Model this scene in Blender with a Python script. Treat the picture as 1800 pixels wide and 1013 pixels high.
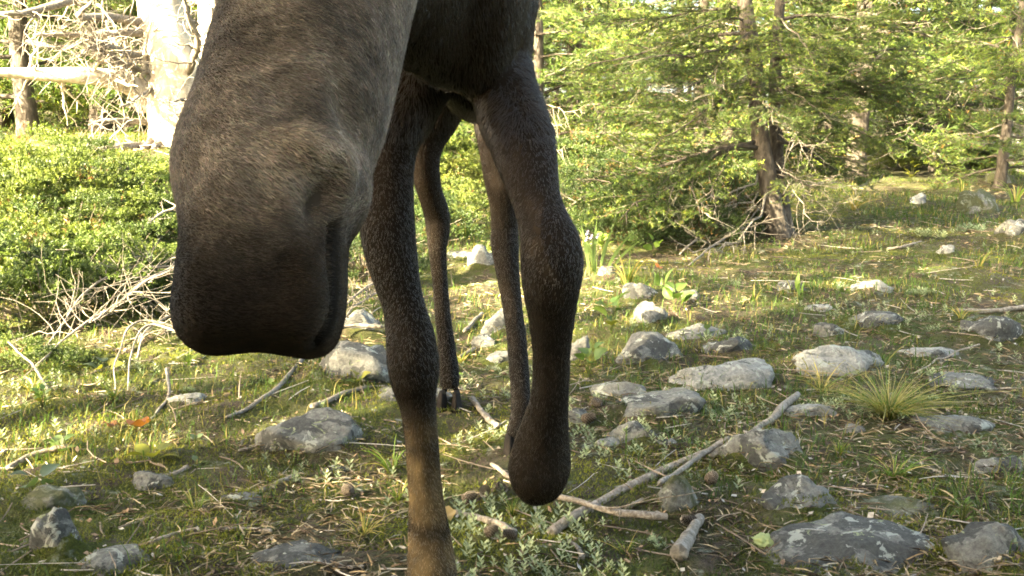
import bpy, math, random
import numpy as np
from mathutils import Vector, Matrix

for o in list(bpy.data.objects):
    bpy.data.objects.remove(o)
S = bpy.context.scene
COL = S.collection
rng = np.random.default_rng(7)
random.seed(7)

# ------------------------------------------------------------------ camera, sky, sun, exposure
CAM_H, F_PX, PITCH = 0.98, 1729.0, math.atan((506.5 - 215.0) / 1729.0)
cd = bpy.data.cameras.new('camera')
cam = bpy.data.objects.new('camera', cd)
COL.objects.link(cam)
cam.location = (0, 0, CAM_H)
cam.rotation_euler = (math.pi / 2 - PITCH, 0, 0)
cd.sensor_width = 36.0
cd.lens = 36.0 * F_PX / 1800.0
cd.clip_start, cd.clip_end = 0.02, 500.0
S.camera = cam

SUN_EL = math.radians(26.0)
SUN_AZ = math.atan2(-0.78, -0.63)            # where the sun stands: left of the camera and a little behind it
SUN_POS = Vector((math.sin(SUN_AZ) * math.cos(SUN_EL), math.cos(SUN_AZ) * math.cos(SUN_EL), math.sin(SUN_EL)))
wd = bpy.data.worlds.new('World')
S.world = wd
wd.use_nodes = True
wn = wd.node_tree.nodes
sky = wn.new('ShaderNodeTexSky')
sky.sky_type = 'NISHITA'
sky.sun_disc = False
sky.sun_elevation = SUN_EL
sky.sun_rotation = SUN_AZ
sky.air_density, sky.dust_density, sky.ozone_density = 0.6, 4.0, 0.0
wn['Background'].inputs['Strength'].default_value = 0.10
warm = wn.new('ShaderNodeMix')             # the camera's white balance in forest shade: skylight reads neutral
warm.data_type, warm.blend_type = 'RGBA', 'MULTIPLY'
warm.inputs[0].default_value = 1.0
warm.inputs[7].default_value = (1.06, 1.0, 0.80, 1.0)
wd.node_tree.links.new(sky.outputs[0], warm.inputs[6])
wd.node_tree.links.new(warm.outputs[2], wn['Background'].inputs['Color'])
sd = bpy.data.lights.new('sun', 'SUN')
sun = bpy.data.objects.new('sun', sd)
COL.objects.link(sun)
sd.energy, sd.angle, sd.color = 5.0, math.radians(0.55), (1.0, 0.85, 0.56)
sun.rotation_euler = SUN_POS.to_track_quat('Z', 'Y').to_euler()
sun.location = (-6, -4, 8)
S.view_settings.view_transform = 'Standard'
S.view_settings.look = 'None'
S.view_settings.gamma = 1.0
S.view_settings.exposure = 4.45
S.cycles.max_bounces = 5
S.cycles.use_adaptive_sampling = True
S.cycles.adaptive_threshold = 0.02
S.cycles.diffuse_bounces = 3
S.cycles.glossy_bounces = 2
S.cycles.transmission_bounces = 4
S.cycles.use_denoising = True
S.cycles.filter_width = 1.75
S.cycles.sample_clamp_indirect = 6.0

# ------------------------------------------------------------------ small helpers
FWD = np.array([0.0, math.cos(PITCH), -math.sin(PITCH)])
UPV = np.array([0.0, math.sin(PITCH), math.cos(PITCH)])
RGT = np.array([1.0, 0.0, 0.0])
EYE = np.array([0.0, 0.0, CAM_H])


def W(px, py, d):
    """A point of the photograph at a distance along the view axis, in world metres."""
    return EYE + d * (FWD + (px - 900.0) / F_PX * RGT - (py - 506.5) / F_PX * UPV)


def proj(P):
    Q = P - EYE
    d = Q @ FWD
    return 900.0 + (Q @ RGT) / d * F_PX, 506.5 - (Q @ UPV) / d * F_PX, d


def sstep(t):
    t = np.clip(t, 0, 1)
    return t * t * (3 - 2 * t)


def _h(i, j, k):
    n = (i.astype(np.int64) * 374761393 + j.astype(np.int64) * 668265263 + k.astype(np.int64) * 2147483647) & 0xFFFFFFFF
    n = ((n ^ (n >> 13)) * 1274126177) & 0xFFFFFFFF
    n = ((n ^ (n >> 16)) * 2246822519) & 0xFFFFFFFF
    return ((n ^ (n >> 15)) & 0xFFFFFF) / float(0xFFFFFF) * 2 - 1


def noise3(x, y, z=0.0):
    x, y, z = np.broadcast_arrays(np.asarray(x, float), np.asarray(y, float), np.asarray(z, float))
    i, j, k = np.floor(x), np.floor(y), np.floor(z)
    u, v, w = x - i, y - j, z - k
    u, v, w = u * u * (3 - 2 * u), v * v * (3 - 2 * v), w * w * (3 - 2 * w)
    i, j, k = i.astype(np.int64), j.astype(np.int64), k.astype(np.int64)
    def L(a, b, t):
        return a + (b - a) * t
    return L(L(L(_h(i, j, k), _h(i + 1, j, k), u), L(_h(i, j + 1, k), _h(i + 1, j + 1, k), u), v),
             L(L(_h(i, j, k + 1), _h(i + 1, j, k + 1), u), L(_h(i, j + 1, k + 1), _h(i + 1, j + 1, k + 1), u), v), w)


def fbm(x, y, z=0.0, o=4):
    s, a = 0.0, 1.0
    for _ in range(o):
        s = s + a * noise3(x, y, z)
        x, y, z, a = np.asarray(x) * 2.03 + 11.3, np.asarray(y) * 2.03 + 5.7, np.asarray(z) * 2.03 + 3.1, a * 0.5
    return s


HOOF_XY = []        # filled below: where hooves meet the ground


def H(x, y):
    """Height of the forest floor."""
    x, y = np.asarray(x, float), np.asarray(y, float)
    z = 0.03 * np.clip(y - 4.0, 0, 60.0)
    z = z + 0.62 * sstep((y - 3.8) / 4.2) * sstep((-0.5 - x) / 2.3)
    b = 0.045 * fbm(x * 0.8 + 3, y * 0.8, 1.5, 3) + 0.018 * fbm(x * 4.1, y * 4.1, 7.7, 3)
    m = 1.0
    for hx, hy in HOOF_XY:
        m = m * (1 - np.exp(-((x - hx) ** 2 + (y - hy) ** 2) / 0.03))
    return z + b * m


def ground(px, py):
    """Where the view ray through a spot of the photograph meets the forest floor."""
    t = np.geomspace(0.9, 70.0, 2500)
    P = EYE + t[:, None] * (FWD + (px - 900.0) / F_PX * RGT - (py - 506.5) / F_PX * UPV)
    b = np.nonzero(P[:, 2] <= H(P[:, 0], P[:, 1]))[0]
    k = b[0] if len(b) else len(t) - 1
    p = P[k]
    return np.array([p[0], p[1], float(H(p[0], p[1]))]), float(t[k])


HOOF_XY += [tuple(W(759, 1055, 2.0)[:2]), tuple(W(790, 700, 3.42)[:2]), tuple(W(908, 793, 2.95)[:2])]


def make_mesh(name, V, faces, mats, smooth=False, colors=None, uv=None):
    """V (n,3); faces: list of (F (m,k) int array, material index)."""
    me = bpy.data.meshes.new(name)
    V = np.ascontiguousarray(V, dtype=np.float32)
    me.vertices.add(len(V))
    me.vertices.foreach_set('co', V.ravel())
    faces = [(np.asarray(f, dtype=np.int32), m) for f, m in faces if len(f)]
    nl = sum(f.size for f, _ in faces)
    npoly = sum(len(f) for f, _ in faces)
    me.loops.add(nl)
    me.polygons.add(npoly)
    me.loops.foreach_set('vertex_index', np.concatenate([f.ravel() for f, _ in faces]))
    tot = np.concatenate([np.full(len(f), f.shape[1], np.int32) for f, _ in faces])
    st = np.concatenate([[0], np.cumsum(tot)[:-1]]).astype(np.int32)
    me.polygons.foreach_set('loop_start', st)
    me.polygons.foreach_set('loop_total', tot)
    me.polygons.foreach_set('material_index', np.concatenate([np.full(len(f), m, np.int32) for f, m in faces]))
    if smooth:
        me.polygons.foreach_set('use_smooth', np.ones(npoly, bool))
    for m in mats:
        me.materials.append(m)
    if colors is not None:
        at = me.color_attributes.new('Col', 'FLOAT_COLOR', 'POINT')
        c = np.ones((len(V), 4), np.float32)
        c[:, :3] = colors
        at.data.foreach_set('color', c.ravel())
    me.update(calc_edges=True)
    me.validate()
    return me


def add_obj(name, data, parent=None, loc=None, rot=None, scale=None):
    o = bpy.data.objects.new(name, data)
    COL.objects.link(o)
    if parent is not None:
        o.parent = parent
    if loc is not None:
        o.location = [float(v) for v in loc]
    if rot is not None:
        o.rotation_euler = rot
    if scale is not None:
        o.scale = (scale,) * 3 if np.isscalar(scale) else scale
    return o


def tag(o, label, cat, group=None, kind=None):
    o['label'] = label
    if kind:
        o['kind'] = kind
    if cat:
        o['category'] = cat
    if group:
        o['group'] = group
    return o


class Geo:
    """Collects vertices, faces and vertex colours for one mesh."""
    def __init__(self):
        self.V, self.F, self.C, self.n = [], [], [], 0

    def add(self, V, F, mat=0, col=None):
        V = np.asarray(V, float)
        self.V.append(V)
        self.F.append((np.asarray(F) + self.n, mat))
        self.C.append(np.broadcast_to(np.asarray((1, 1, 1) if col is None else col, float), (len(V), 3)))
        self.n += len(V)

    def tube(self, P, R, n=6, mat=0, col=None, cap=True):
        P = np.asarray(P, float)
        R = np.broadcast_to(np.asarray(R, float), (len(P),))
        T = np.gradient(P, axis=0)
        T /= np.linalg.norm(T, axis=1)[:, None] + 1e-9
        ref = np.array([0, 0, 1.0]) if abs(T[0][2]) < 0.9 else np.array([1.0, 0, 0])
        A = np.cross(T, ref)
        A /= np.linalg.norm(A, axis=1)[:, None] + 1e-9
        B = np.cross(T, A)
        a = np.linspace(0, 2 * math.pi, n, endpoint=False)
        ring = P[:, None] + R[:, None, None] * (np.cos(a)[None, :, None] * A[:, None] + np.sin(a)[None, :, None] * B[:, None])
        V = ring.reshape(-1, 3)
        m = len(P)
        i = np.arange(m - 1)[:, None] * n
        j = np.arange(n)[None]
        k = (j + 1) % n
        F = np.stack([i + j, i + k, i + n + k, i + n + j], -1).reshape(-1, 4)
        self.add(V, F, mat, col)
        if cap:
            for s in (0, m - 1):
                c = P[s] + (T[s] * R[s] * 0.25 * (1 if s else -1))
                b = self.n - (m * n if s == 0 and True else m * n)
                self.V.append(c[None])
                self.C.append(self.C[-1][:1])
            base = self.n - m * n
            e0 = np.stack([np.full(n, self.n), base + (np.arange(n) + 1) % n, base + np.arange(n)], -1)
            l = base + (m - 1) * n
            e1 = np.stack([np.full(n, self.n + 1), l + np.arange(n), l + (np.arange(n) + 1) % n], -1)
            self.F.append((np.concatenate([e0, e1]), mat))
            self.n += 2

    def tris(self, P, D, Wd, mat=0, col=None):
        """Thin triangles: foot at P, width Wd, tip at P + D."""
        n = len(P)
        V = np.stack([P - Wd, P + Wd, P + D], 1).reshape(-1, 3)
        F = np.arange(3 * n).reshape(n, 3)
        if col is not None and np.ndim(col) == 2:
            col = np.repeat(col, 3, axis=0)
        self.add(V, F, mat, col)

    def kites(self, P, D, Wd, mat=0, col=None):
        """Leaf-like quads: foot P, widest half way, tip P + D."""
        n = len(P)
        M = P + D * 0.5
        V = np.stack([P, M + Wd, P + D, M - Wd], 1).reshape(-1, 3)
        F = np.arange(4 * n).reshape(n, 4)
        if col is not None and np.ndim(col) == 2:
            col = np.repeat(col, 4, axis=0)
        self.add(V, F, mat, col)

    def arrays(self):
        return np.concatenate(self.V), self.F, np.concatenate(self.C)

    def mesh(self, name, mats, smooth=False):
        V, F, C = self.arrays()
        byk = {}
        for f, m in self.F:
            byk.setdefault((f.shape[1], m), []).append(f)
        return make_mesh(name, V, [(np.concatenate(v), k[1]) for k, v in byk.items()], mats, smooth, C)


def unit(v):
    v = np.asarray(v, float)
    return v / (np.linalg.norm(v, axis=-1, keepdims=True) + 1e-12)


def spline(P, n):
    """Catmull-Rom through the points."""
    P = np.asarray(P, float)
    Q = np.vstack([2 * P[0] - P[1], P, 2 * P[-1] - P[-2]])
    t = np.linspace(0, len(P) - 1 - 1e-6, n)
    i = t.astype(int)
    u = (t - i)[:, None]
    a, b, c, d = Q[i], Q[i + 1], Q[i + 2], Q[i + 3]
    return 0.5 * ((2 * b) + (c - a) * u + (2 * a - 5 * b + 4 * c - d) * u ** 2 + (3 * b - a - 3 * c + d) * u ** 3)


# ------------------------------------------------------------------ materials
def new_mat(name):
    m = bpy.data.materials.new(name)
    m.use_nodes = True
    nt = m.node_tree
    b = nt.nodes['Principled BSDF']
    b.inputs['Roughness'].default_value = 0.85
    b.inputs['Specular IOR Level'].default_value = 0.25
    return m, nt, b


def N(nt, t, **kw):
    n = nt.nodes.new(t)
    for k, v in kw.items():
        if k in n.inputs:
            n.inputs[k].default_value = v
        else:
            setattr(n, k, v)
    return n


def noise_node(nt, scale, detail=4.0, rough=0.55, vec=None, dist=0.0):
    n = N(nt, 'ShaderNodeTexNoise')
    n.inputs['Scale'].default_value = scale
    n.inputs['Detail'].default_value = detail
    n.inputs['Roughness'].default_value = rough
    n.inputs['Distortion'].default_value = dist
    if vec is not None:
        nt.links.new(vec, n.inputs['Vector'])
    return n


def ramp(nt, src, stops):
    r = N(nt, 'ShaderNodeValToRGB')
    e = r.color_ramp.elements
    while len(e) < len(stops):
        e.new(0.5)
    for el, (p, c) in zip(e, stops):
        el.position = p
        el.color = (*c, 1.0) if not np.isscalar(c) else (c, c, c, 1.0)
    nt.links.new(src, r.inputs[0])
    return r


def mixc(nt, fac, a, b, mode='MIX'):
    m = N(nt, 'ShaderNodeMix', data_type='RGBA', blend_type=mode)
    for s, v in ((m.inputs[0], fac), (m.inputs[6], a), (m.inputs[7], b)):
        if hasattr(v, 'is_linked'):
            nt.links.new(v, s)
        else:
            s.default_value = v if np.isscalar(v) else (*v, 1.0)
    return m.outputs[2]


def bump(nt, b, src, dist=0.01, strength=0.6):
    n = N(nt, 'ShaderNodeBump')
    n.inputs['Distance'].default_value = dist
    n.inputs['Strength'].default_value = strength
    nt.links.new(src, n.inputs['Height'])
    nt.links.new(n.outputs[0], b.inputs['Normal'])


def obj_coord(nt, rnd=True):
    """Object coordinates shifted per object, so that copies do not share a pattern."""
    tc = N(nt, 'ShaderNodeTexCoord')
    if not rnd:
        return tc.outputs['Object']
    oi = N(nt, 'ShaderNodeObjectInfo')
    ml = N(nt, 'ShaderNodeMath', operation='MULTIPLY')
    ml.inputs[1].default_value = 53.0
    nt.links.new(oi.outputs['Random'], ml.inputs[0])
    ad = N(nt, 'ShaderNodeVectorMath', operation='ADD')
    nt.links.new(tc.outputs['Object'], ad.inputs[0])
    nt.links.new(ml.outputs[0], ad.inputs[1])
    return ad.outputs[0]


def mat_ground():
    m, nt, b = new_mat('forest_floor')
    g = N(nt, 'ShaderNodeNewGeometry').outputs['Position']
    n1 = noise_node(nt, 1.6, 5, 0.62, g)
    n2 = noise_node(nt, 7.0, 6, 0.65, g, 0.4)
    n3 = noise_node(nt, 42.0, 5, 0.7, g)
    n4 = noise_node(nt, 160.0, 3, 0.7, g)
    litter = ramp(nt, n3.outputs[0], [(0.28, (0.022, 0.017, 0.012)), (0.5, (0.06, 0.044, 0.028)), (0.64, (0.10, 0.077, 0.05)), (0.8, (0.18, 0.15, 0.10))])
    moss = ramp(nt, n4.outputs[0], [(0.3, (0.035, 0.042, 0.008)), (0.6, (0.062, 0.076, 0.008)), (0.8, (0.14, 0.14, 0.016))])
    lich = ramp(nt, n3.outputs[0], [(0.4, (0.08, 0.09, 0.06)), (0.65, (0.30, 0.33, 0.25))])
    f1 = ramp(nt, n2.outputs[0], [(0.38, 0.0), (0.48, 1.0)])
    f1b = ramp(nt, n1.outputs[0], [(0.40, 0.25), (0.54, 1.0)])
    mu = N(nt, 'ShaderNodeMath', operation='MULTIPLY')
    nt.links.new(f1.outputs[0], mu.inputs[0])
    nt.links.new(f1b.outputs[0], mu.inputs[1])
    c = mixc(nt, mu.outputs[0], litter.outputs[0], moss.outputs[0])
    f2 = ramp(nt, noise_node(nt, 11.0, 5, 0.7, g).outputs[0], [(0.58, 0.0), (0.66, 0.8)])
    c = mixc(nt, f2.outputs[0], c, lich.outputs[0])
    nt.links.new(c, b.inputs['Base Color'])
    b.inputs['Roughness'].default_value = 0.95
    ad = N(nt, 'ShaderNodeMath', operation='ADD')
    nt.links.new(n3.outputs[0], ad.inputs[0])
    nt.links.new(n4.outputs[0], ad.inputs[1])
    bump(nt, b, ad.outputs[0], 0.03, 0.9)
    return m


def mat_rock(name, dark=0.5, warm=0.0, moss=0.0):
    """Granite under crusts of lichen: hard-edged dark, pale and greenish patches."""
    m, nt, b = new_mat(name)
    v = obj_coord(nt)
    n1 = noise_node(nt, 7.0, 9, 0.62, v, 0.5)
    n2 = noise_node(nt, 70.0, 6, 0.75, v)
    n3 = noise_node(nt, 16.0, 8, 0.66, v, 0.8)
    n4 = noise_node(nt, 34.0, 7, 0.7, v, 0.3)
    k = 0.82 + 0.35 * warm
    grey = ramp(nt, n2.outputs[0], [(0.3, (0.085 * k, 0.085 * k, 0.078 * k)), (0.52, (0.165 * k, 0.165 * k, 0.15 * k)), (0.72, (0.27 * k, 0.265 * k, 0.235 * k))])
    dk = ramp(nt, n2.outputs[0], [(0.3, (0.028, 0.029, 0.028)), (0.6, (0.062, 0.063, 0.058)), (0.8, (0.14, 0.14, 0.125))])
    t = 0.60 - 0.14 * dark
    c = mixc(nt, ramp(nt, n1.outputs[0], [(t, 0.0), (t + 0.02, 0.95)]).outputs[0], grey.outputs[0], dk.outputs[0])
    c = mixc(nt, ramp(nt, n3.outputs[0], [(0.565 + 0.02 * dark, 0.0), (0.585 + 0.02 * dark, 0.9)]).outputs[0], c, (0.29, 0.305, 0.265))
    c = mixc(nt, ramp(nt, n4.outputs[0], [(0.60, 0.0), (0.615, 0.9)]).outputs[0], c, (0.075, 0.078, 0.07))
    gr = noise_node(nt, 24.0, 6, 0.65, v, 1.0)
    c = mixc(nt, ramp(nt, gr.outputs[0], [(0.63, 0.0), (0.65, 0.8)]).outputs[0], c, (0.25, 0.285, 0.15))
    if moss:
        ms = ramp(nt, n1.outputs[0], [(0.5 - moss * 0.1, 0.0), (0.6 - moss * 0.1, 0.8)])
        c = mixc(nt, ms.outputs[0], c, mixc(nt, n2.outputs[0], (0.03, 0.035, 0.012), (0.085, 0.09, 0.03)))
    nt.links.new(c, b.inputs['Base Color'])
    b.inputs['Roughness'].default_value = 0.92
    ad = N(nt, 'ShaderNodeMath', operation='ADD')
    nt.links.new(n4.outputs[0], ad.inputs[0])
    nt.links.new(n2.outputs[0], ad.inputs[1])
    bump(nt, b, ad.outputs[0], 0.014, 0.9)
    return m


def mat_bark(name, lo, mid, hi, scale=22.0, d=0.012, zs=0.3):
    m, nt, b = new_mat(name)
    v = obj_coord(nt)
    mp = N(nt, 'ShaderNodeMapping')
    mp.inputs['Scale'].default_value = (1, 1, zs)
    nt.links.new(v, mp.inputs[0])
    n1 = noise_node(nt, scale, 7, 0.7, mp.outputs[0], 0.5)
    n2 = noise_node(nt, scale * 0.25, 4, 0.6, v)
    c = ramp(nt, n1.outputs[0], [(0.3, lo), (0.5, mid), (0.72, hi)]).outputs[0]
    c = mixc(nt, ramp(nt, n2.outputs[0], [(0.5, 0.0), (0.7, 0.6)]).outputs[0], c, tuple(0.75 * x for x in mid))
    nt.links.new(c, b.inputs['Base Color'])
    bump(nt, b, n1.outputs[0], d, 0.9)
    return m


def mat_leaf(name, trans=0.4, rough=0.5, spec=0.3, tint=(1, 1, 1), scale=3.0):
    """Leaf colour from the vertex colour, light coming through it too."""
    m, nt, b = new_mat(name)
    at = N(nt, 'ShaderNodeVertexColor', layer_name='Col')
    g = N(nt, 'ShaderNodeNewGeometry').outputs['Position']
    n = noise_node(nt, scale, 3, 0.6, g)
    oi = N(nt, 'ShaderNodeObjectInfo')
    c = mixc(nt, 1.0, at.outputs[0], ramp(nt, n.outputs[0], [(0.3, (0.6, 0.62, 0.55)), (0.7, (1.25, 1.2, 1.0))]).outputs[0], 'MULTIPLY')
    c = mixc(nt, 1.0, c, ramp(nt, oi.outputs['Random'], [(0.0, (0.8, 0.85, 0.85)), (1.0, (1.2, 1.1, 0.95))]).outputs[0], 'MULTIPLY')
    c = mixc(nt, 1.0, c, tint, 'MULTIPLY')
    nt.links.new(c, b.inputs['Base Color'])
    b.inputs['Roughness'].default_value = rough
    b.inputs['Specular IOR Level'].default_value = spec
    tr = N(nt, 'ShaderNodeBsdfTranslucent')
    c2 = mixc(nt, 1.0, c, (1.15, 1.2, 0.6), 'MULTIPLY')
    nt.links.new(c2, tr.inputs[0])
    mx = N(nt, 'ShaderNodeMixShader')
    mx.inputs[0].default_value = trans
    nt.links.new(b.outputs[0], mx.inputs[1])
    nt.links.new(tr.outputs[0], mx.inputs[2])
    nt.links.new(mx.outputs[0], nt.nodes['Material Output'].inputs['Surface'])
    return m


def mat_vcol(name, rough=0.8, spec=0.2):
    m, nt, b = new_mat(name)
    at = N(nt, 'ShaderNodeVertexColor', layer_name='Col')
    g = N(nt, 'ShaderNodeTexCoord').outputs['Object']
    n = noise_node(nt, 120.0, 4, 0.7, g)
    c = mixc(nt, 1.0, at.outputs[0], ramp(nt, n.outputs[0], [(0.3, 0.6), (0.7, 1.3)]).outputs[0], 'MULTIPLY')
    nt.links.new(c, b.inputs['Base Color'])
    b.inputs['Roughness'].default_value = rough
    b.inputs['Specular IOR Level'].default_value = spec
    bump(nt, b, n.outputs[0], 0.003, 0.5)
    return m


M_GROUND = mat_ground()
M_ROCK = [mat_rock('granite_pale', 0.15, 1.0), mat_rock('granite_grey', 0.5), mat_rock('granite_dark', 0.95), mat_rock('granite_mossy', 0.8, 0.0, 0.8)]
M_DEAD = mat_bark('weathered_wood', (0.06, 0.05, 0.038), (0.16, 0.14, 0.112), (0.31, 0.285, 0.245), 60.0, 0.004, 1.0)
M_STICK = mat_bark('stick_bark', (0.05, 0.04, 0.03), (0.20, 0.165, 0.125), (0.40, 0.36, 0.30), 80.0, 0.004, 1.0)
M_PALEBARK = mat_bark('pale_pine_bark', (0.20, 0.16, 0.11), (0.46, 0.40, 0.30), (0.66, 0.60, 0.48), 14.0, 0.02, 0.25)
M_BARK = mat_bark('fir_bark', (0.022, 0.018, 0.014), (0.065, 0.054, 0.042), (0.15, 0.13, 0.105), 26.0, 0.015, 0.3)
M_NEEDLE = mat_leaf('fir_needles', 0.35, 0.5, 0.3)
M_JUNIPER = mat_leaf('juniper_needles', 0.25, 0.5, 0.3, scale=4.0)
M_LEAF = mat_leaf('broad_leaf', 0.4, 0.45, 0.35)
M_GRASS = mat_leaf('grass_blades', 0.4, 0.55, 0.25)
M_SILVER = mat_leaf('silvery_leaf', 0.2, 0.8, 0.15)
M_LITTER = mat_vcol('litter')
M_CONE = mat_vcol('pine_cone')
M_PETAL = mat_leaf('petal', 0.4, 0.6, 0.2)

# ------------------------------------------------------------------ the forest floor
ROCKS = [
    (1410, 603, 1548, 662, 'large pale rounded rock in the sun behind the dry grass tuft', 0, .3),
    (1207, 628, 1385, 694, 'long whitish slab slanting up beside the large pale rock', 0, .9),
    (1098, 583, 1192, 650, 'domed grey rock with pale lichen right of the lifted leg', 1, .3),
    (1190, 568, 1285, 602, 'low grey rock behind the domed grey rock', 1, .6),
    (1250, 592, 1330, 630, 'dark topped low rock just above the long whitish slab', 2, .5),
    (1498, 545, 1595, 584, 'flat dark rock in moss behind the large pale rock', 2, .8),
    (1702, 553, 1806, 612, 'dark rock with a white lichen spot under the pale fallen stick', 2, .5),
    (1078, 688, 1225, 742, 'flat lichen speckled slab with moss in front of it', 1, .9),
    (1050, 668, 1125, 706, 'tilted pale slab touching the flat speckled slab', 1, 1.),
    (1060, 735, 1160, 785, 'dark mossy rock beside the lifted hoof', 2, .7),
    (1046, 766, 1095, 792, 'small white angular stone flake near the lifted hoof', 0, 1.),
    (1145, 768, 1200, 795, 'small half buried stone with a white face', 0, .7),
    (1297, 755, 1415, 835, 'flat two toned slab under the pale broken stick', 1, .9),
    (1350, 842, 1472, 912, 'round grey rock behind the biggest foreground slab', 1, .15),
    (1515, 868, 1690, 928, 'dark mossy rounded rock behind the biggest foreground slab', 3, .2),
    (1383, 912, 1705, 1020, 'biggest foreground slab, dark with pale lichen crust', 2, .8),
    (1160, 848, 1245, 912, 'wedge shaped mossy rock under the forked stick', 3, 1.),
    (1622, 725, 1740, 764, 'warm grey rock right of the dry grass tuft', 1, .6),
    (1735, 800, 1815, 842, 'grey angular rock at the edge right of the moss bank', 1, .8),
    (1655, 655, 1762, 690, 'low dark slab with a thin white twig in front', 2, .9),
    (1605, 612, 1692, 640, 'low pale stone sunk in grass right of the large pale rock', 0, .7),
    (1690, 333, 1762, 376, 'dark lumpy boulder at the far side of the clearing', 3, .4),
    (1765, 385, 1812, 416, 'pale topped rock at the far right edge of the clearing', 1, .5),
    (1440, 565, 1482, 598, 'small grey rock left of the flat dark rock', 1, .6),
    (1508, 490, 1565, 517, 'pale stone in the middle of the clearing', 0, .7),
    (1655, 430, 1686, 452, 'small pinkish stone standing in moss', 0, .4),
    (1425, 533, 1472, 551, 'low tan stone near the lance leaved plant', 0, .6),
    (1368, 490, 1420, 516, 'grey stone behind the lance leaved plant', 1, .5),
    (1105, 497, 1168, 530, 'pale broken stone behind the leafy clump', 1, .9),
    (1200, 510, 1228, 528, 'small round grey pebble on the mossy patch', 1, .1),
    (1050, 470, 1090, 492, 'sunlit tan stone beside the moose knee', 1, .5),
    (1115, 530, 1172, 572, 'grey rounded rock shaded by leaves', 1, .3),
    (1755, 70, 1850, 190, 'big far lichened boulder at the forest edge', 1, .4),
    (1600, 341, 1628, 360, 'small pale stone far out in the clearing', 0, .5),
    (1738, 302, 1788, 324, 'far mossy stone under the thin young conifer', 3, .4),
    (828, 430, 872, 476, 'tan topped rock behind the hind leg', 1, .7),
    (782, 441, 832, 457, 'flat pale stone between the hind legs', 1, .7),
    (832, 585, 872, 613, 'small rounded stone between the hind legs', 1, .3),
    (850, 540, 908, 592, 'grey rock touching the hind leg', 1, .6),
    (852, 622, 902, 643, 'small flat stone in front of the hind leg', 0, .6),
    (528, 600, 672, 676, 'dark sloping rock below the muzzle', 2, .6),
    (598, 545, 674, 592, 'grey rock under the dead twigs left of the foreleg', 1, .4),
    (645, 665, 792, 718, 'dark rock behind the planted foreleg', 2, .4),
    (453, 718, 640, 800, 'broad grey slab with pale lichen below the muzzle', 1, .9),
    (440, 955, 590, 1006, 'dark lichened rock at the bottom left of the planted leg', 2, .6),
    (125, 962, 265, 1016, 'smooth blue grey rock at the bottom edge', 1, .3),
    (8, 858, 112, 906, 'dark rock by the broad greyish leaves', 3, .3),
    (236, 830, 294, 862, 'small pale grey stone on shaded moss', 1, .4),
    (160, 285, 232, 328, 'sunlit white boulder among the juniper', 0, .3),
    (294, 688, 348, 716, 'small sunlit stone by the broken stub', 0, .5),
    (1700, 915, 1830, 1010, 'black and white lichened rock in the bottom right corner', 2, .9),
    (1000, 590, 1042, 642, 'grey stone right behind the lifted leg', 1, .5),
    (990, 720, 1040, 755, 'small dim stone beside the lifted pastern', 1, .6),
    (1395, 708, 1470, 740, 'low stone at the far end of the pale broken stick', 0, .6),
    (1488, 744, 1525, 760, 'flat grey stone below the dry grass tuft', 1, .6),
    (388, 868, 450, 897, 'grey weathered stone in grass under the muzzle', 1, .7),
    (556, 818, 600, 838, 'small brown grey stone in front of the broad slab', 1, .5),
    (60, 895, 130, 985, 'pale lichened stone at the lower left', 2, .7),
    (1275, 640, 1310, 655, 'little stone at the top of the whitish slab', 1, .5),
    (1540, 690, 1580, 706, 'little pale stone hidden in the dry grass', 0, .5)]


def rock_place(x0, y0, x1, y1, deep=0.75):
    """Where a rock of the photograph lies and its half width, half depth and height."""
    g, d = ground((x0 + x1) / 2, y1)
    th = math.atan2(CAM_H - g[2], g[1])
    wid = (x1 - x0) / 2 * d / F_PX
    dep = wid * deep
    vis = (y1 - y0) * d / F_PX
    hgt = max((vis - 1.25 * dep * math.sin(th)) / math.cos(th), 0.25 * wid, 0.015)
    c = g + np.array([0, dep * 0.9, 0])
    c[2] = float(H(c[0], c[1])) - hgt * 0.34
    return c, wid, dep, hgt


MOUNDS = [(*p[0][:2], p[1] * 1.1, p[2] * 1.1, min(0.05, 0.42 * p[3])) for p in (rock_place(*r[:4]) for r in ROCKS) if p[0][1] < 9]


def HG(x, y):
    """The floor with soil and moss banked up against the rocks."""
    z = H(x, y)
    up = np.zeros_like(z)
    for cx, cy, rx, ry, h in MOUNDS:
        r = np.hypot((x - cx) / rx, (y - cy) / ry)
        up = np.maximum(up, h * (1 - sstep((r - 0.85) / 0.75)) * (0.65 + 0.5 * noise3(x * 13 + cx * 7, y * 13, 1.0)))
    return z + np.clip(up, 0, None)

def axis(lo, hi, fine_lo, fine_hi, step, grow=1.09):
    a = list(np.arange(fine_lo, fine_hi + 1e-6, step))
    s, x = step, fine_lo
    left = []
    while x > lo:
        s *= grow
        x -= s
        left.append(x)
    s, x = step, a[-1]
    right = []
    while x < hi:
        s *= grow
        x += s
        right.append(x)
    return np.array(left[::-1] + a + right)


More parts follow.
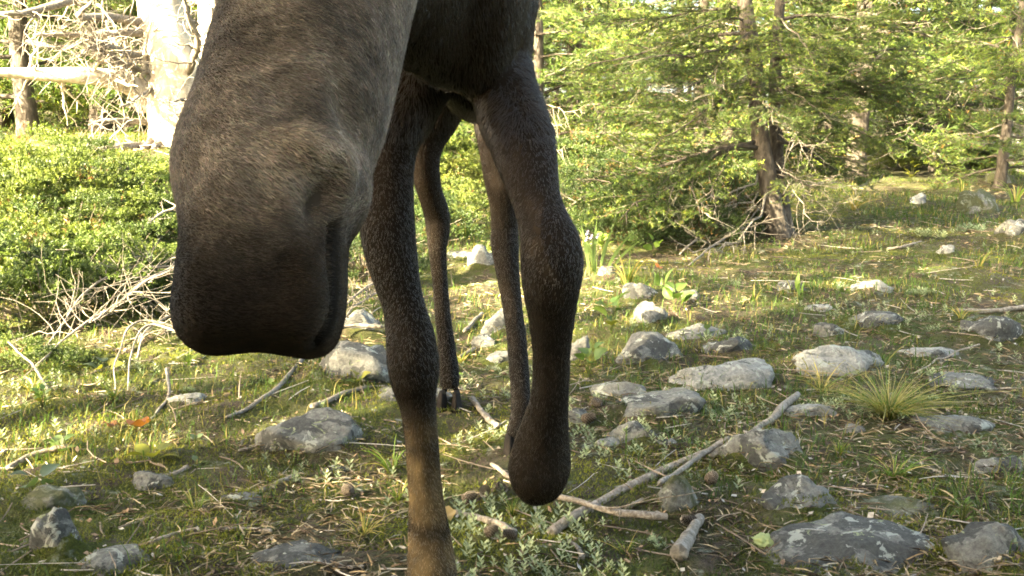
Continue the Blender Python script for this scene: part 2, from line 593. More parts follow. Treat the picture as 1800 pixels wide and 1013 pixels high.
gx = axis(-90, 90, -2.6, 3.2, 0.022)
gy = axis(-90, 90, 1.5, 6.5, 0.022)
GX, GY = np.meshgrid(gx, gy)
GZ = HG(GX, GY)
near = np.exp(-np.clip(np.hypot(GX, GY - 3) - 3.5, 0, 99))
GZ = GZ + near * (0.010 * fbm(GX * 14, GY * 14, 2.2, 3) + 0.006 * np.abs(fbm(GX * 33, GY * 33, 4.4, 2)))
nx, ny = len(gx), len(gy)
ii, jj = np.meshgrid(np.arange(nx - 1), np.arange(ny - 1))
q = (jj * nx + ii).ravel()
gme = make_mesh('ground', np.stack([GX, GY, GZ], -1).reshape(-1, 3), [(np.stack([q, q + 1, q + nx + 1, q + nx], -1), 0)], [M_GROUND], True)
go = add_obj('ground', gme)
go['kind'] = 'structure'
go['label'] = 'mossy forest floor strewn with brown needles'

# ------------------------------------------------------------------ the moose
def loft(rings):
    """rings: (n, m, 3) closed rings, capped at both ends."""
    n, m, _ = rings.shape
    V = np.concatenate([rings.reshape(-1, 3), rings[0].mean(0)[None], rings[-1].mean(0)[None]])
    i = np.arange(n - 1)[:, None] * m
    j = np.arange(m)[None]
    k = (j + 1) % m
    quads = np.stack([i + j, i + k, i + m + k, i + m + j], -1).reshape(-1, 4)
    a = np.arange(m)
    t0 = np.stack([np.full(m, n * m), (a + 1) % m, a], -1)
    t1 = np.stack([np.full(m, n * m + 1), (n - 1) * m + a, (n - 1) * m + (a + 1) % m], -1)
    return V, quads, np.concatenate([t0, t1])


MG = Geo()


def limb(rows, k_front=1.1, n=60, m=28):
    """rows: photo x, photo y, distance, half width in photo pixels (side to side); depth of the limb = k_front * width."""
    R = np.array([(*W(x, y, d), w * d / F_PX) for x, y, d, w in rows])
    R = spline(R, n)
    P, r = R[:, :3], np.maximum(R[:, 3], 0.004)
    T = unit(np.gradient(P, axis=0))
    side = unit(np.cross(T, np.array([0, 1.0, 0])))
    side[np.abs(T[:, 1]) > 0.9] = RGT
    frn = unit(np.cross(side, T))
    a = np.linspace(0, 2 * math.pi, m, endpoint=False)
    ring = P[:, None] + r[:, None, None] * (np.cos(a)[None, :, None] * side[:, None] + k_front * np.sin(a)[None, :, None] * frn[:, None])
    V, qd, tr = loft(ring)
    b = MG.n
    MG.add(V, qd)
    MG.F.append((tr + b, 0))


def trunk_loft(rows, n=70, m=48):
    """rows: centre x, y, z, half width, half height (world metres)."""
    R = spline(np.array(rows, float), n)
    P = R[:, :3]
    T = unit(np.gradient(P, axis=0))
    side = unit(np.cross(T, np.array([0, 0, 1.0])))
    up = unit(np.cross(side, T))
    a = np.linspace(0, 2 * math.pi, m, endpoint=False)
    ring = P[:, None] + (R[:, 3, None] * np.cos(a))[..., None] * side[:, None] + (R[:, 4, None] * np.sin(a))[..., None] * up[:, None]
    V, qd, tr = loft(ring)
    b = MG.n
    MG.add(V, qd)
    MG.F.append((tr + b, 0))


# head: photo y, left edge, right edge, distance, half thickness, squareness
HEAD = [(-175, 520, 690, 1.45, 0.05, 2.0), (-150, 470, 735, 1.42, 0.09, 2.0), (-80, 425, 742, 1.38, 0.115, 2.1), (0, 404, 722, 1.31, 0.12, 2.2),
        (100, 377, 701, 1.25, 0.116, 2.2), (200, 347, 678, 1.20, 0.11, 2.2), (270, 321, 652, 1.165, 0.105, 2.3), (310, 311, 650, 1.15, 0.102, 2.3),
        (350, 313, 643, 1.135, 0.10, 2.3), (390, 323, 617, 1.12, 0.096, 2.4), (430, 329, 607, 1.11, 0.095, 2.5), (500, 322, 605, 1.09, 0.095, 2.6),
        (555, 316, 599, 1.08, 0.094, 2.7), (590, 320, 588, 1.076, 0.088, 2.7), (610, 332, 573, 1.074, 0.076, 2.7), (622, 350, 552, 1.073, 0.055, 2.6), (626, 375, 530, 1.073, 0.03, 2.4)]
hr = np.array([[*W((a + b) / 2, y, d), (b - a) / 2 * d / F_PX, t, e] for y, a, b, d, t, e in HEAD])
hr = np.vstack([spline(hr[:-4], 60), hr[-4:]])
hp = hr[:, :3]
ht = unit(np.gradient(hp, axis=0))
ht[-5:] = ht[-8]
ht[:4] = ht[5]
hs = np.broadcast_to(RGT, ht.shape)
hn = unit(np.cross(hs, ht))
aa = np.linspace(0, 2 * math.pi, 64, endpoint=False)
ca, sa = np.cos(aa)[None], np.sin(aa)[None]
ex = 2.0 / hr[:, 5:6]
cs = np.sign(ca) * np.abs(ca) ** ex
sn = np.sign(sa) * np.abs(sa) ** ex
ring = hp[:, None] + (hr[:, 3:4] * cs)[..., None] * hs[:, None] + (hr[:, 4:5] * sn)[..., None] * hn[:, None]
V, qd, tr = loft(ring)
b0 = MG.n
MG.add(V, qd)
MG.F.append((tr + b0, 0))
# neck, then trunk from chest to rump
n0, n1, n2 = W(600, -70, 1.45), W(690, -110, 1.66), W(775, -80, 1.86)
trunk_loft([(*n0, 0.07, 0.10), (*(n0 * .6 + n1 * .4), 0.10, 0.15), (*n1, 0.11, 0.19), (*n2, 0.12, 0.25), (-0.072, 2.05, 1.33, 0.125, 0.33), (-0.072, 2.2, 1.35, 0.13, 0.355)])
trunk_loft([(-0.068, 1.80, 1.24, 0.035, 0.10), (-0.068, 1.84, 1.255, 0.075, 0.19), (-0.070, 1.92, 1.28, 0.105, 0.27), (-0.073, 2.05, 1.33, 0.125, 0.335), (-0.085, 2.3, 1.36, 0.145, 0.375), (-0.10, 2.7, 1.35, 0.15, 0.36),
            (-0.115, 3.1, 1.35, 0.15, 0.345), (-0.125, 3.4, 1.36, 0.14, 0.31), (-0.13, 3.55, 1.37, 0.09, 0.2), (-0.13, 3.6, 1.37, 0.03, 0.08)])
# planted front leg
limb([(770, 20, 2.10, 60), (745, 110, 2.08, 66), (712, 190, 2.06, 58), (690, 255, 2.03, 46), (681, 320, 2.02, 46), (680, 400, 2.01, 49), (693, 470, 2.0, 44), (709, 535, 1.99, 37), (719, 580, 1.98, 41),
      (725, 625, 1.97, 45), (728, 660, 1.97, 43), (731, 690, 1.98, 36), (736, 725, 1.985, 30), (743, 800, 1.99, 28.5), (748, 870, 1.99, 30), (753, 930, 1.985, 36), (758, 985, 1.97, 42), (760, 1015, 1.95, 43), (760, 1035, 1.95, 38)], 1.15)
# lifted front leg
limb([(862, -20, 2.08, 60), (868, 60, 2.04, 58), (880, 140, 1.99, 58), (899, 200, 1.95, 57), (916, 250, 1.91, 57), (930, 300, 1.86, 50), (943, 350, 1.82, 43), (956, 395, 1.79, 46), (967, 435, 1.76, 54), (970, 475, 1.75, 54.5),
      (969, 515, 1.76, 49), (970, 560, 1.78, 40), (970, 620, 1.81, 34), (967, 690, 1.84, 33), (960, 740, 1.87, 39), (953, 785, 1.90, 49), (949, 822, 1.92, 55), (948, 848, 1.94, 46), (948, 862, 1.96, 25)], 1.1)
limb([(949, 815, 1.92, 40), (948, 820, 1.98, 38), (946, 825, 2.04, 34), (946, 835, 2.09, 30)], 1.0, 24)
# hind legs
limb([(790, 20, 3.35, 75), (785, 110, 3.32, 72), (765, 190, 3.30, 50), (745, 255, 3.30, 35), (748, 300, 3.31, 26), (757, 340, 3.36, 22), (768, 375, 3.41, 22), (770, 405, 3.42, 20), (769, 440, 3.42, 15.5),
      (773, 490, 3.42, 14), (778, 550, 3.42, 14.5), (784, 600, 3.42, 16), (788, 640, 3.41, 18), (790, 668, 3.40, 18), (790, 682, 3.40, 16)], 1.25)
limb([(865, 20, 3.2, 75), (868, 110, 3.15, 66), (872, 190, 3.1, 44), (875, 250, 3.06, 36), (880, 310, 3.05, 30), (885, 360, 3.08, 24), (887, 400, 3.11, 24), (888, 430, 3.11, 25), (892, 475, 3.10, 21),
      (901, 540, 3.08, 17.5), (909, 600, 3.06, 17), (914, 670, 3.02, 17), (917, 725, 2.98, 19), (913, 760, 2.96, 22), (910, 775, 2.95, 20)], 1.25)
# ears, close to the head
limb([(468, -120, 1.44, 26), (438, -70, 1.43, 38), (412, -15, 1.41, 34), (396, 22, 1.40, 20), (389, 46, 1.395, 4)], 0.35, 30, 20)
limb([(700, -130, 1.47, 26), (735, -95, 1.50, 40), (765, -60, 1.52, 36), (785, -40, 1.53, 20), (796, -30, 1.535, 4)], 0.35, 30, 20)

tmp = add_obj('moose_blank', MG.mesh('moose_blank', []))
md = tmp.modifiers.new('r', 'REMESH')
md.mode, md.voxel_size = 'VOXEL', 0.0062
sm = tmp.modifiers.new('s', 'SMOOTH')
sm.factor, sm.iterations = 0.5, 9
dg = bpy.context.evaluated_depsgraph_get()
me = bpy.data.meshes.new_from_object(tmp.evaluated_get(dg))
bpy.data.objects.remove(tmp)
me.name = 'moose'
nv = len(me.vertices)
MV = np.empty(nv * 3, np.float32)
me.vertices.foreach_get('co', MV)
MV = MV.reshape(-1, 3).astype(float)
MN = np.empty(nv * 3, np.float32)
me.vertex_normals.foreach_get('vector', MN)
MN = MN.reshape(-1, 3).astype(float)
px, py, dd = proj(MV)
face = np.clip(-(MN * unit(MV - EYE)).sum(1) * 1.5, 0, 1)
head = (dd < 1.34) * face


def blob(cx, cy, sx, sy, rot=0.0):
    u, v = px - cx, py - cy
    c, s = math.cos(rot), math.sin(rot)
    return np.exp(-0.5 * (((u * c + v * s) / sx) ** 2 + ((-u * s + v * c) / sy) ** 2))


def seg_dist(x, y, poly):
    best = np.full(len(x), 1e9)
    for (x0, y0), (x1, y1) in zip(poly[:-1], poly[1:]):
        t = np.clip(((x - x0) * (x1 - x0) + (y - y0) * (y1 - y0)) / ((x1 - x0) ** 2 + (y1 - y0) ** 2), 0, 1)
        best = np.minimum(best, np.hypot(x - x0 - t * (x1 - x0), y - y0 - t * (y1 - y0)))
    return best


MOUTH = [(582, 400), (584, 460), (586, 520), (582, 560), (570, 585), (552, 606)]
dm = seg_dist(px, py, MOUTH)
disp = -0.026 * np.exp(-0.5 * (dm / 6.5) ** 2)
disp += 0.030 * blob(542, 266, 40, 28, 0.5) - 0.022 * blob(552, 350, 12, 22, 0.35) + 0.016 * blob(590, 325, 22, 45) + 0.008 * blob(505, 350, 22, 40)
disp += 0.010 * blob(430, 300, 50, 60) - 0.008 * blob(455, 470, 70, 60) + 0.010 * blob(545, 500, 25, 70) + 0.009 * blob(360, 560, 40, 50) + 0.006 * blob(520, 575, 40, 35)
disp -= 0.018 * blob(622, 225, 16, 60, -0.4) + 0.006 * blob(480, 150, 30, 120, -0.3)
disp += 0.003 * fbm(MV[:, 0] * 30, MV[:, 1] * 30, MV[:, 2] * 30, 2)
MV = MV + MN * (disp * head)[:, None]
# the overhanging lip is notched in its middle
lip = (dd < 1.3) * np.exp(-0.5 * ((px - 455) / 55) ** 2) * np.exp(-0.5 * ((py - 630) / 26) ** 2)
MV[:, 2] += 0.014 * lip
# tendons and muscle on shoulder and legs
body = (dd > 1.5)
MV = MV + MN * (body * 0.0025 * fbm(MV[:, 0] * 13, MV[:, 1] * 9, MV[:, 2] * 5, 3))[:, None]
me.vertices.foreach_set('co', MV.astype(np.float32).ravel())
me.polygons.foreach_set('use_smooth', np.ones(len(me.polygons), bool))
me.update()


def coat(P, seed=0.0):
    """Colour of the coat at points of the body, with sun dapple painted on the planted foreleg."""
    x, y, d = proj(P)
    n = fbm(P[:, 0] * 14 + seed, P[:, 1] * 14, P[:, 2] * 14, 3)
    c = np.tile(np.array([0.020, 0.0125, 0.0065]), (len(P), 1))
    hd = sstep((1.52 - d) / 0.1)[:, None]
    blot = fbm(P[:, 0] * 22 + 3, P[:, 1] * 22, P[:, 2] * 13, 3)
    hc = np.array([0.150, 0.118, 0.085]) * (1 + 0.24 * n + 0.22 * blot)[:, None]
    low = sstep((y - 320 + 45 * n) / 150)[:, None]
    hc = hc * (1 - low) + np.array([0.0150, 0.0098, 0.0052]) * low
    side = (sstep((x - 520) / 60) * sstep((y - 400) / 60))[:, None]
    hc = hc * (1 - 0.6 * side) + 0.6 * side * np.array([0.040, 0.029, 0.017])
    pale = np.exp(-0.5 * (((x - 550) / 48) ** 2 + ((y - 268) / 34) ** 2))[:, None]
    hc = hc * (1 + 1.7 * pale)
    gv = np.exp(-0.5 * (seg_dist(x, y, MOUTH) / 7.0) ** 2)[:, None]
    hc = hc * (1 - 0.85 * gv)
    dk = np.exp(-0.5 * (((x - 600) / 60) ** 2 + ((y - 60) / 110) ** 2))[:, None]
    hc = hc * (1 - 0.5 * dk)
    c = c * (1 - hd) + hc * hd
    z = P[:, 2]
    leg = (sstep((0.95 - z) / 0.3) * (d > 1.55))[:, None]
    c = c * (1 - leg) + leg * np.array([0.0150, 0.0102, 0.0056])
    low = (sstep((0.42 - z) / 0.08) * (d > 1.55) * (d < 2.3) * (x < 840))[:, None]  # sun dapple painted into the coat: tan shin of the planted foreleg
    c = c * (1 - low) + low * np.array([0.120, 0.082, 0.037]) * (1 + 0.35 * np.clip(fbm(P[:, 0] * 60, P[:, 1] * 60, P[:, 2] * 18, 3), -1, 1))[:, None]
    band = (np.exp(-0.5 * ((z - 0.19 + 0.03 * n) / 0.022) ** 2) + np.exp(-0.5 * ((z - 0.34 + 0.03 * n) / 0.018) ** 2) * 0.7 + sstep((0.14 - z) / 0.05)) * (d > 1.55) * (d < 2.3) * (x < 840)  # dark bands across that painted dapple
    c = c * (1 - 0.8 * np.clip(band, 0, 1)[:, None])
    hind = ((d > 2.6) * sstep((0.35 - z) / 0.1))[:, None]
    c = c * (1 - 0.45 * hind)
    return c * (1 + 0.25 * n[:, None])


at = me.color_attributes.new('Col', 'FLOAT_COLOR', 'POINT')
cc = np.ones((nv, 4), np.float32)
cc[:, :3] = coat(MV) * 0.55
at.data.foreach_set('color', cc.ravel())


def mat_coat():
    m, nt, b = new_mat('moose_coat')
    a = N(nt, 'ShaderNodeVertexColor', layer_name='Col')
    nt.links.new(a.outputs[0], b.inputs['Base Color'])
    b.inputs['Roughness'].default_value = 0.9
    b.inputs['Specular IOR Level'].default_value = 0.08
    return m


def mat_fur(rough, spec):
    m, nt, b = new_mat('moose_fur')
    a = N(nt, 'ShaderNodeAttribute', attribute_name='hair_color')
    nt.links.new(a.outputs['Color'], b.inputs['Base Color'])
    b.inputs['Roughness'].default_value = rough
    b.inputs['Specular IOR Level'].default_value = spec
    return m


me.materials.clear()
me.materials.append(mat_coat())
moose = add_obj('moose', me)
tag(moose, 'dark brown moose stepping towards the viewer with one foreleg lifted and head hung low', 'moose')

# fur
me.calc_loop_triangles()
nt_ = len(me.loop_triangles)
TI = np.empty(nt_ * 3, np.int32)
me.loop_triangles.foreach_get('vertices', TI)
TI = TI.reshape(-1, 3)
me.vertex_normals.foreach_get('vector', MNf := np.empty(nv * 3, np.float32))
MNf = MNf.reshape(-1, 3).astype(float)
A, B, C_ = MV[TI[:, 0]], MV[TI[:, 1]], MV[TI[:, 2]]
area = np.linalg.norm(np.cross(B - A, C_ - A), axis=1) * 0.5
mid = (A + B + C_) / 3
tx, ty, td = proj(mid)
fc = -(MNf[TI[:, 0]] * unit(mid - EYE)).sum(1)
w = area * np.where(td < 1.5, 6.5, 1.0) * np.where(fc > -0.35, 1.0, 0.22) * np.where(mid[:, 2] > 1.55, 0.25, 1.0)
NH = 330000
pick = rng.choice(nt_, NH, p=w / w.sum())
r1, r2 = np.sqrt(rng.random(NH)), rng.random(NH)
P0 = (1 - r1)[:, None] * A[pick] + (r1 * (1 - r2))[:, None] * B[pick] + (r1 * r2)[:, None] * C_[pick]
N0 = unit(MNf[TI[pick, 0]] * (1 - r1)[:, None] + MNf[TI[pick, 1]] * (r1 * (1 - r2))[:, None] + MNf[TI[pick, 2]] * (r1 * r2)[:, None])
x, y, d = proj(P0)
ishead = d < 1.46
keep = ~(ishead & (seg_dist(x, y, MOUTH) < 5.0)) & ~(ishead & (np.exp(-0.5 * (((x - 552) / 7) ** 2 + ((y - 350) / 12) ** 2)) > 0.5))
P0, N0, x, y, d, ishead = P0[keep], N0[keep], x[keep], y[keep], d[keep], ishead[keep]
NH = len(P0)
flow = np.tile(np.array([0.0, 0.25, -1.0]), (NH, 1))
tr_ = (P0[:, 2] > 1.0) & ~ishead
flow[tr_] = (0.0, 0.5, -0.85)
t = sstep((y - 260) / 180)[:, None]
fl_head = (1 - t) * (0.80 * RGT - 0.55 * UPV) + t * (0.97 * RGT - 0.18 * UPV)
flow[ishead] = fl_head[ishead]
nz = np.stack([fbm(P0[:, 0] * 9 + k * 7, P0[:, 1] * 9, P0[:, 2] * 9, 2) for k in range(3)], 1)
flow = flow + 0.28 * nz + 0.13 * rng.normal(size=(NH, 3))
flow = unit(flow - (flow * N0).sum(1)[:, None] * N0)
length = np.where(ishead, 0.0105, np.where(P0[:, 2] > 0.95, 0.020, 0.0075)) * rng.uniform(0.6, 1.35, NH)
length *= 1 - 0.4 * ishead * sstep((y - 330) / 160)
chest = (~ishead) & (P0[:, 2] > 0.97) & (P0[:, 2] < 1.15) & (P0[:, 1] < 2.3)
length[chest] *= 1.25
lift = rng.uniform(0.10, 0.45, NH) * np.where(ishead, 1.0, 0.7)
NPT = 4
pts = np.empty((NH, NPT, 3))
for k in range(NPT):
    u = k / (NPT - 1)
    pts[:, k] = P0 + length[:, None] * (u * flow + (lift * u * (1 - 0.55 * u))[:, None] * N0) - 0.001 * N0 * (k == 0) + (0.10 * length * u * u)[:, None] * rng.normal(size=(NH, 3)) * (k == NPT - 1)
rad = np.where(ishead, 0.00032, 0.00042)[:, None] * np.array([1.0, 0.9, 0.65, 0.12])[None]
streak = 1 + np.where(ishead, 0.28, 0.22) * np.clip(fbm(P0[:, 0] * 70, P0[:, 1] * 70, P0[:, 2] * 70, 2), -1, 1)
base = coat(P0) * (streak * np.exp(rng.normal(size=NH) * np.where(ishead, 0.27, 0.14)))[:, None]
tint = 1 + 0.06 * rng.normal(size=(NH, 3))
tipw = np.array([0.6, 0.9, 1.15, 1.35])
col = np.ones((NH, NPT, 4), np.float32)
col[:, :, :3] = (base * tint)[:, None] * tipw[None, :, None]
guard = ishead & (rng.random(NH) < 0.035)
col[guard, :, :3] *= 1.9
for sel, rough, spec in ((ishead, 0.5, 0.12), (~ishead, 0.34, 0.46)):     # dull face hair, sleek body hair
    m_ = int(sel.sum())
    hc = bpy.data.hair_curves.new('fur')
    hc.add_curves([NPT] * m_)
    hc.points.foreach_set('position', pts[sel].astype(np.float32).ravel())
    ra = hc.attributes.get('radius') or hc.attributes.new('radius', 'FLOAT', 'POINT')
    ra.data.foreach_set('value', rad[sel].astype(np.float32).ravel())
    ca_ = hc.attributes.new('hair_color', 'FLOAT_COLOR', 'POINT')
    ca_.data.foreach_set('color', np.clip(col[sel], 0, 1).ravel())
    hc.materials.append(mat_fur(rough, spec))
    fur = add_obj('fur', hc, moose)
    fur['kind'] = 'stuff'


def mat_plain(name, c, rough=0.4, spec=0.4, sc=40.0, amp=0.4):
    m, nt, b = new_mat(name)
    n = noise_node(nt, sc, 5, 0.65, N(nt, 'ShaderNodeTexCoord').outputs['Object'])
    nt.links.new(ramp(nt, n.outputs[0], [(0.3, tuple(v * (1 - amp) for v in c)), (0.7, tuple(v * (1 + amp) for v in c))]).outputs[0], b.inputs['Base Color'])
    b.inputs['Roughness'].default_value = rough
    b.inputs['Specular IOR Level'].default_value = spec
    bump(nt, b, n.outputs[0], 0.002, 0.5)
    return m


M_HOOF = mat_plain('hoof_horn', (0.010, 0.008, 0.0065), 0.85, 0.1)
M_EYE = mat_plain('eye', (0.012, 0.008, 0.006), 0.08, 0.6, amp=0.1)


def hoof_mesh(name, L=0.135, Wd=0.105, Hh=0.085):
    """A cloven hoof: two pointed toes side by side, plus two dew claws behind; toe tips along -Y, ground at z = 0."""
    g = Geo()
    for s in (-1, 1):
        rows = []
        for z, k in ((0.0, 1.0), (0.012, 1.0), (0.045, 0.88), (0.075, 0.72), (Hh, 0.6)):
            a = np.linspace(0, 2 * math.pi, 18, endpoint=False)
            xx = s * (Wd * 0.26 + 0.004) + Wd * 0.24 * k * np.cos(a) * (1 - 0.35 * np.clip(-np.sin(a), 0, 1) ** 2)
            yy = L * 0.5 * k * np.sin(a) - L * 0.12 * (1 - z / Hh)
            rows.append(np.stack([xx, yy, np.full(18, z)], 1))
        V, qd, tr = loft(np.array(rows))
        b = g.n
        g.add(V, qd)
        g.F.append((tr + b, 0))
        g.tube([(s * 0.022, L * 0.42, 0.10), (s * 0.026, L * 0.5, 0.075), (s * 0.028, L * 0.52, 0.05)], [0.012, 0.012, 0.003], 8)
    return g.mesh(name, [M_HOOF], True)


HM = hoof_mesh('hoof')
for pt, s, r in ((W(760, 1062, 1.965), 1.0, None), (W(790, 704, 3.40), 0.78, None), (W(910, 795, 2.95), 0.78, None)):
    z = float(H(pt[0], pt[1])) - 0.006
    add_obj('hoof', HM, moose, (pt[0], pt[1], z), (0, 0, 0), s)
pt = W(946, 790, 2.13)
add_obj('hoof', HM, moose, pt + np.array([0, 0.02, 0.0]), (math.radians(195), 0, 0), 0.85)
for ex_, ey_, ed in ((448, -52, 1.285), (690, -40, 1.30)):
    g = Geo()
    rows = [np.stack([0.017 * math.sin(a) * np.cos(aa), 0.017 * math.sin(a) * np.sin(aa), np.full(64, 0.017 * math.cos(a))], 1) for a in np.linspace(0.05, math.pi - 0.05, 16)]
    V, qd, tr = loft(np.array(rows))
    g.add(V, qd)
    g.F.append((tr, 0))
    add_obj('eye', g.mesh('eye', [M_EYE], True), moose, W(ex_, ey_, ed))

# ------------------------------------------------------------------ trees: branch shapes
YG = np.array([0.130, 0.178, 0.032])     # sunny new growth
DG = np.array([0.052, 0.088, 0.026])     # older needles


def branch_geo(r, L=1.4, nside=16, needle=0.024, nw=0.0016, dens=260.0, sag=0.25, green=1.0, sub=True, young=0.5, bare=0.12):
    """One conifer branch along +X: stem, side twigs in a flat fan, needles round the outer twigs."""
    g = Geo()
    t = np.linspace(0, 1, 9)
    wob = 0.03 * L * np.cumsum(r.normal(size=(9, 2)), axis=0) * 0.5
    stem = np.stack([t * L, wob[:, 0], -sag * L * t ** 2 + 0.10 * L * np.clip(t - 0.6, 0, 1) + wob[:, 1]], 1)
    g.tube(stem, 0.011 * L * (1 - 0.85 * t) + 0.0015, 5, 0)
    paths = [(stem, L)]
    for k in range(nside):
        u = 0.12 + 0.86 * (k + r.random() * 0.6) / nside
        p = np.array([np.interp(u, t, stem[:, c]) for c in range(3)])
        s = 1 if k % 2 else -1
        ln = L * (0.16 + 0.38 * (1 - u) * min(1, u / 0.25)) * r.uniform(0.6, 1.25)
        a = s * r.uniform(0.6, 1.15)
        e = np.array([math.cos(a), math.sin(a), r.normal() * 0.22 - 0.18])
        n = 5
        q = np.linspace(0, 1, n)[:, None]
        tw = p + unit(e) * ln * q + np.array([0.10, 0, -0.16 * r.random()]) * ln * q ** 2 + np.cumsum(r.normal(size=(n, 3)), 0) * ln * 0.015
        g.tube(tw, 0.0038 * (1 - 0.7 * q[:, 0]) * max(L, 0.7), 3, 0, cap=False)
        paths.append((tw, ln))
        if sub:
            for j in range(int(3 + ln * 9)):
                v = r.uniform(0.2, 0.98)
                p2 = np.array([np.interp(v, q[:, 0], tw[:, c]) for c in range(3)])
                a2 = a + r.choice([-1, 1]) * r.uniform(0.5, 1.1)
                l2 = ln * r.uniform(0.16, 0.42)
                tw2 = p2 + unit([math.cos(a2), math.sin(a2), r.normal() * 0.3 - 0.1]) * l2 * np.linspace(0, 1, 3)[:, None]
                g.tube(tw2, [0.0018, 0.0014, 0.001], 3, 0, cap=False)
                paths.append((tw2, l2))
    P, T, K = [], [], []
    for i, (p, l) in enumerate(paths):
        if r.random() < bare and i:
            continue
        m = max(4, int(l * dens * (0.35 if i == 0 else 1.0)))
        u = r.random(m) if i else r.uniform(0.45, 1, m)
        s = u * (len(p) - 1)
        k = np.minimum(s.astype(int), len(p) - 2)
        f = (s - k)[:, None]
        P.append(p[k] * (1 - f) + p[k + 1] * f)
        T.append(unit(p[k + 1] - p[k]))
        K.append(u)
    P, T, K = np.concatenate(P), np.concatenate(T), np.concatenate(K)
    n = len(P)
    R_ = unit(np.cross(T, r.normal(size=(n, 3))))
    D = unit(T * 0.75 + R_ * 0.85 + np.array([0, 0, 0.25])) * (needle * r.uniform(0.7, 1.25, n))[:, None]
    Wd = unit(np.cross(D, r.normal(size=(n, 3)))) * nw
    tip = sstep((K - 0.6) / 0.35)[:, None] * young
    c = (DG * (1 - tip) + YG * tip) * r.uniform(0.7, 1.35, (n, 1)) * green
    dead = r.random(n) < 0.04
    c[dead] = (0.16, 0.09, 0.035)
    g.tris(P, D, Wd, 1, c)
    return g


def bare_branch_geo(r, L=1.2, nside=10, rad=0.012, curl=0.25, up=0.0, sub=5):
    """A dead branch along +X with forking grey twigs."""
    g = Geo()
    t = np.linspace(0, 1, 10)
    w = np.cumsum(r.normal(size=(10, 3)), 0) * 0.03 * L
    stem = np.stack([t * L, w[:, 1], up * L * t * t - curl * 0.3 * L * np.sin(t * 2.4) + w[:, 2]], 1)
    g.tube(stem, rad * (1 - 0.85 * t), 6, 0)
    for k in range(nside):
        u = 0.15 + 0.83 * (k + r.random()) / nside
        p = np.array([np.interp(u, t, stem[:, c]) for c in range(3)])
        ln = L * r.uniform(0.14, 0.42) * (1.1 - 0.6 * u)
        e = unit([r.uniform(0.3, 1.0), r.normal() * 0.8, r.normal() * 0.6])
        q = np.linspace(0, 1, 6)[:, None]
        tw = p + e * ln * q + np.array([0.15, 0, r.normal() * curl]) * ln * q ** 2 + np.cumsum(r.normal(size=(6, 3)), 0) * ln * 0.03
        g.tube(tw, rad * 0.42 * (1 - 0.75 * q[:, 0]), 4, 0)
        for j in range(sub):
            v = r.uniform(0.2, 0.95)
            p2 = np.array([np.interp(v, q[:, 0], tw[:, c]) for c in range(3)])
            l2 = ln * r.uniform(0.2, 0.5)
            q2 = np.linspace(0, 1, 4)[:, None]
            tw2 = p2 + unit(e + r.normal(size=3) * 0.8) * l2 * q2 + np.cumsum(r.normal(size=(4, 3)), 0) * l2 * 0.06
            g.tube(tw2, rad * 0.16 * (1 - 0.6 * q2[:, 0]), 3, 0, cap=False)
    return g


r0 = np.random.default_rng(11)
NEAR_GEO = [branch_geo(r0, 1.45, 22, 0.030, 0.0026, 330, s, 1.0, True, yv) for s, yv in ((0.18, 0.5), (0.28, 0.85), (0.12, 0.3), (0.35, 0.7), (0.22, 1.0))]
NEAR_BR = [g.mesh('branch', [M_BARK, M_NEEDLE]) for g in NEAR_GEO]
DEAD_BR = [bare_branch_geo(r0, 1.2, 9, 0.009, c).mesh('dead_branch', [M_DEAD]) for c in (0.2, 0.5, 0.8)]
FAR_GEO = [branch_geo(r0, 1.5, 16, 0.06, 0.0048, 95, s, gr, True, yv, 0.1) for s, gr, yv in ((0.15, 1.0, 0.4), (0.3, 1.15, 0.9), (0.22, 0.9, 0.5), (0.35, 1.1, 1.0))]


def crown_mesh(r, height, low, spread, n, geos=FAR_GEO, green=1.0):
    """A whole crown of branches in whorls round a vertical axis; the foot of the tree is at the origin."""
    g = Geo()
    A = [(x.arrays()[0], x.F, x.arrays()[2]) for x in geos]
    for i in range(n):
        u = (i + r.random()) / n
        z = low + (height - low) * u ** 1.15
        V, F, C = A[r.integers(len(A))]
        sc = spread * (1 - 0.85 * u) * r.uniform(0.65, 1.15) / 1.5 + 0.12
        a = i * 2.399 + r.normal() * 0.3
        tl = math.radians(r.uniform(-12, 18) + 28 * u)
        ca, sa = math.cos(a), math.sin(a)
        ct, st = math.cos(tl), math.sin(tl)
        X = V * sc
        X = np.stack([X[:, 0] * ct - X[:, 2] * st, X[:, 1], X[:, 0] * st + X[:, 2] * ct], 1)
        X = np.stack([X[:, 0] * ca - X[:, 1] * sa, X[:, 0] * sa + X[:, 1] * ca, X[:, 2] + z], 1)
        b = g.n
        g.V.append(X)
        g.C.append(C * green * r.uniform(0.8, 1.2))
        for f, m in F:
            g.F.append((f + b, m))
        g.n += len(X)
    return g.mesh('crown', [M_BARK, M_NEEDLE])


def trunk_mesh(r, height, rad, bend=0.15, n=14, mats=None):
    g = Geo()
    t = np.linspace(0, 1, 18)
    w = np.cumsum(r.normal(size=(18, 2)), 0) * bend * 0.02 * height
    w -= w[0]
    P = np.stack([w[:, 0], w[:, 1], -0.25 + t * (height + 0.25)], 1)
    R_ = rad * (1 - 0.93 * t) * (1 + 0.35 * np.exp(-t * height / 0.25))
    g.tube(P, R_, n)
    return g.mesh('trunk', mats or [M_BARK], True)


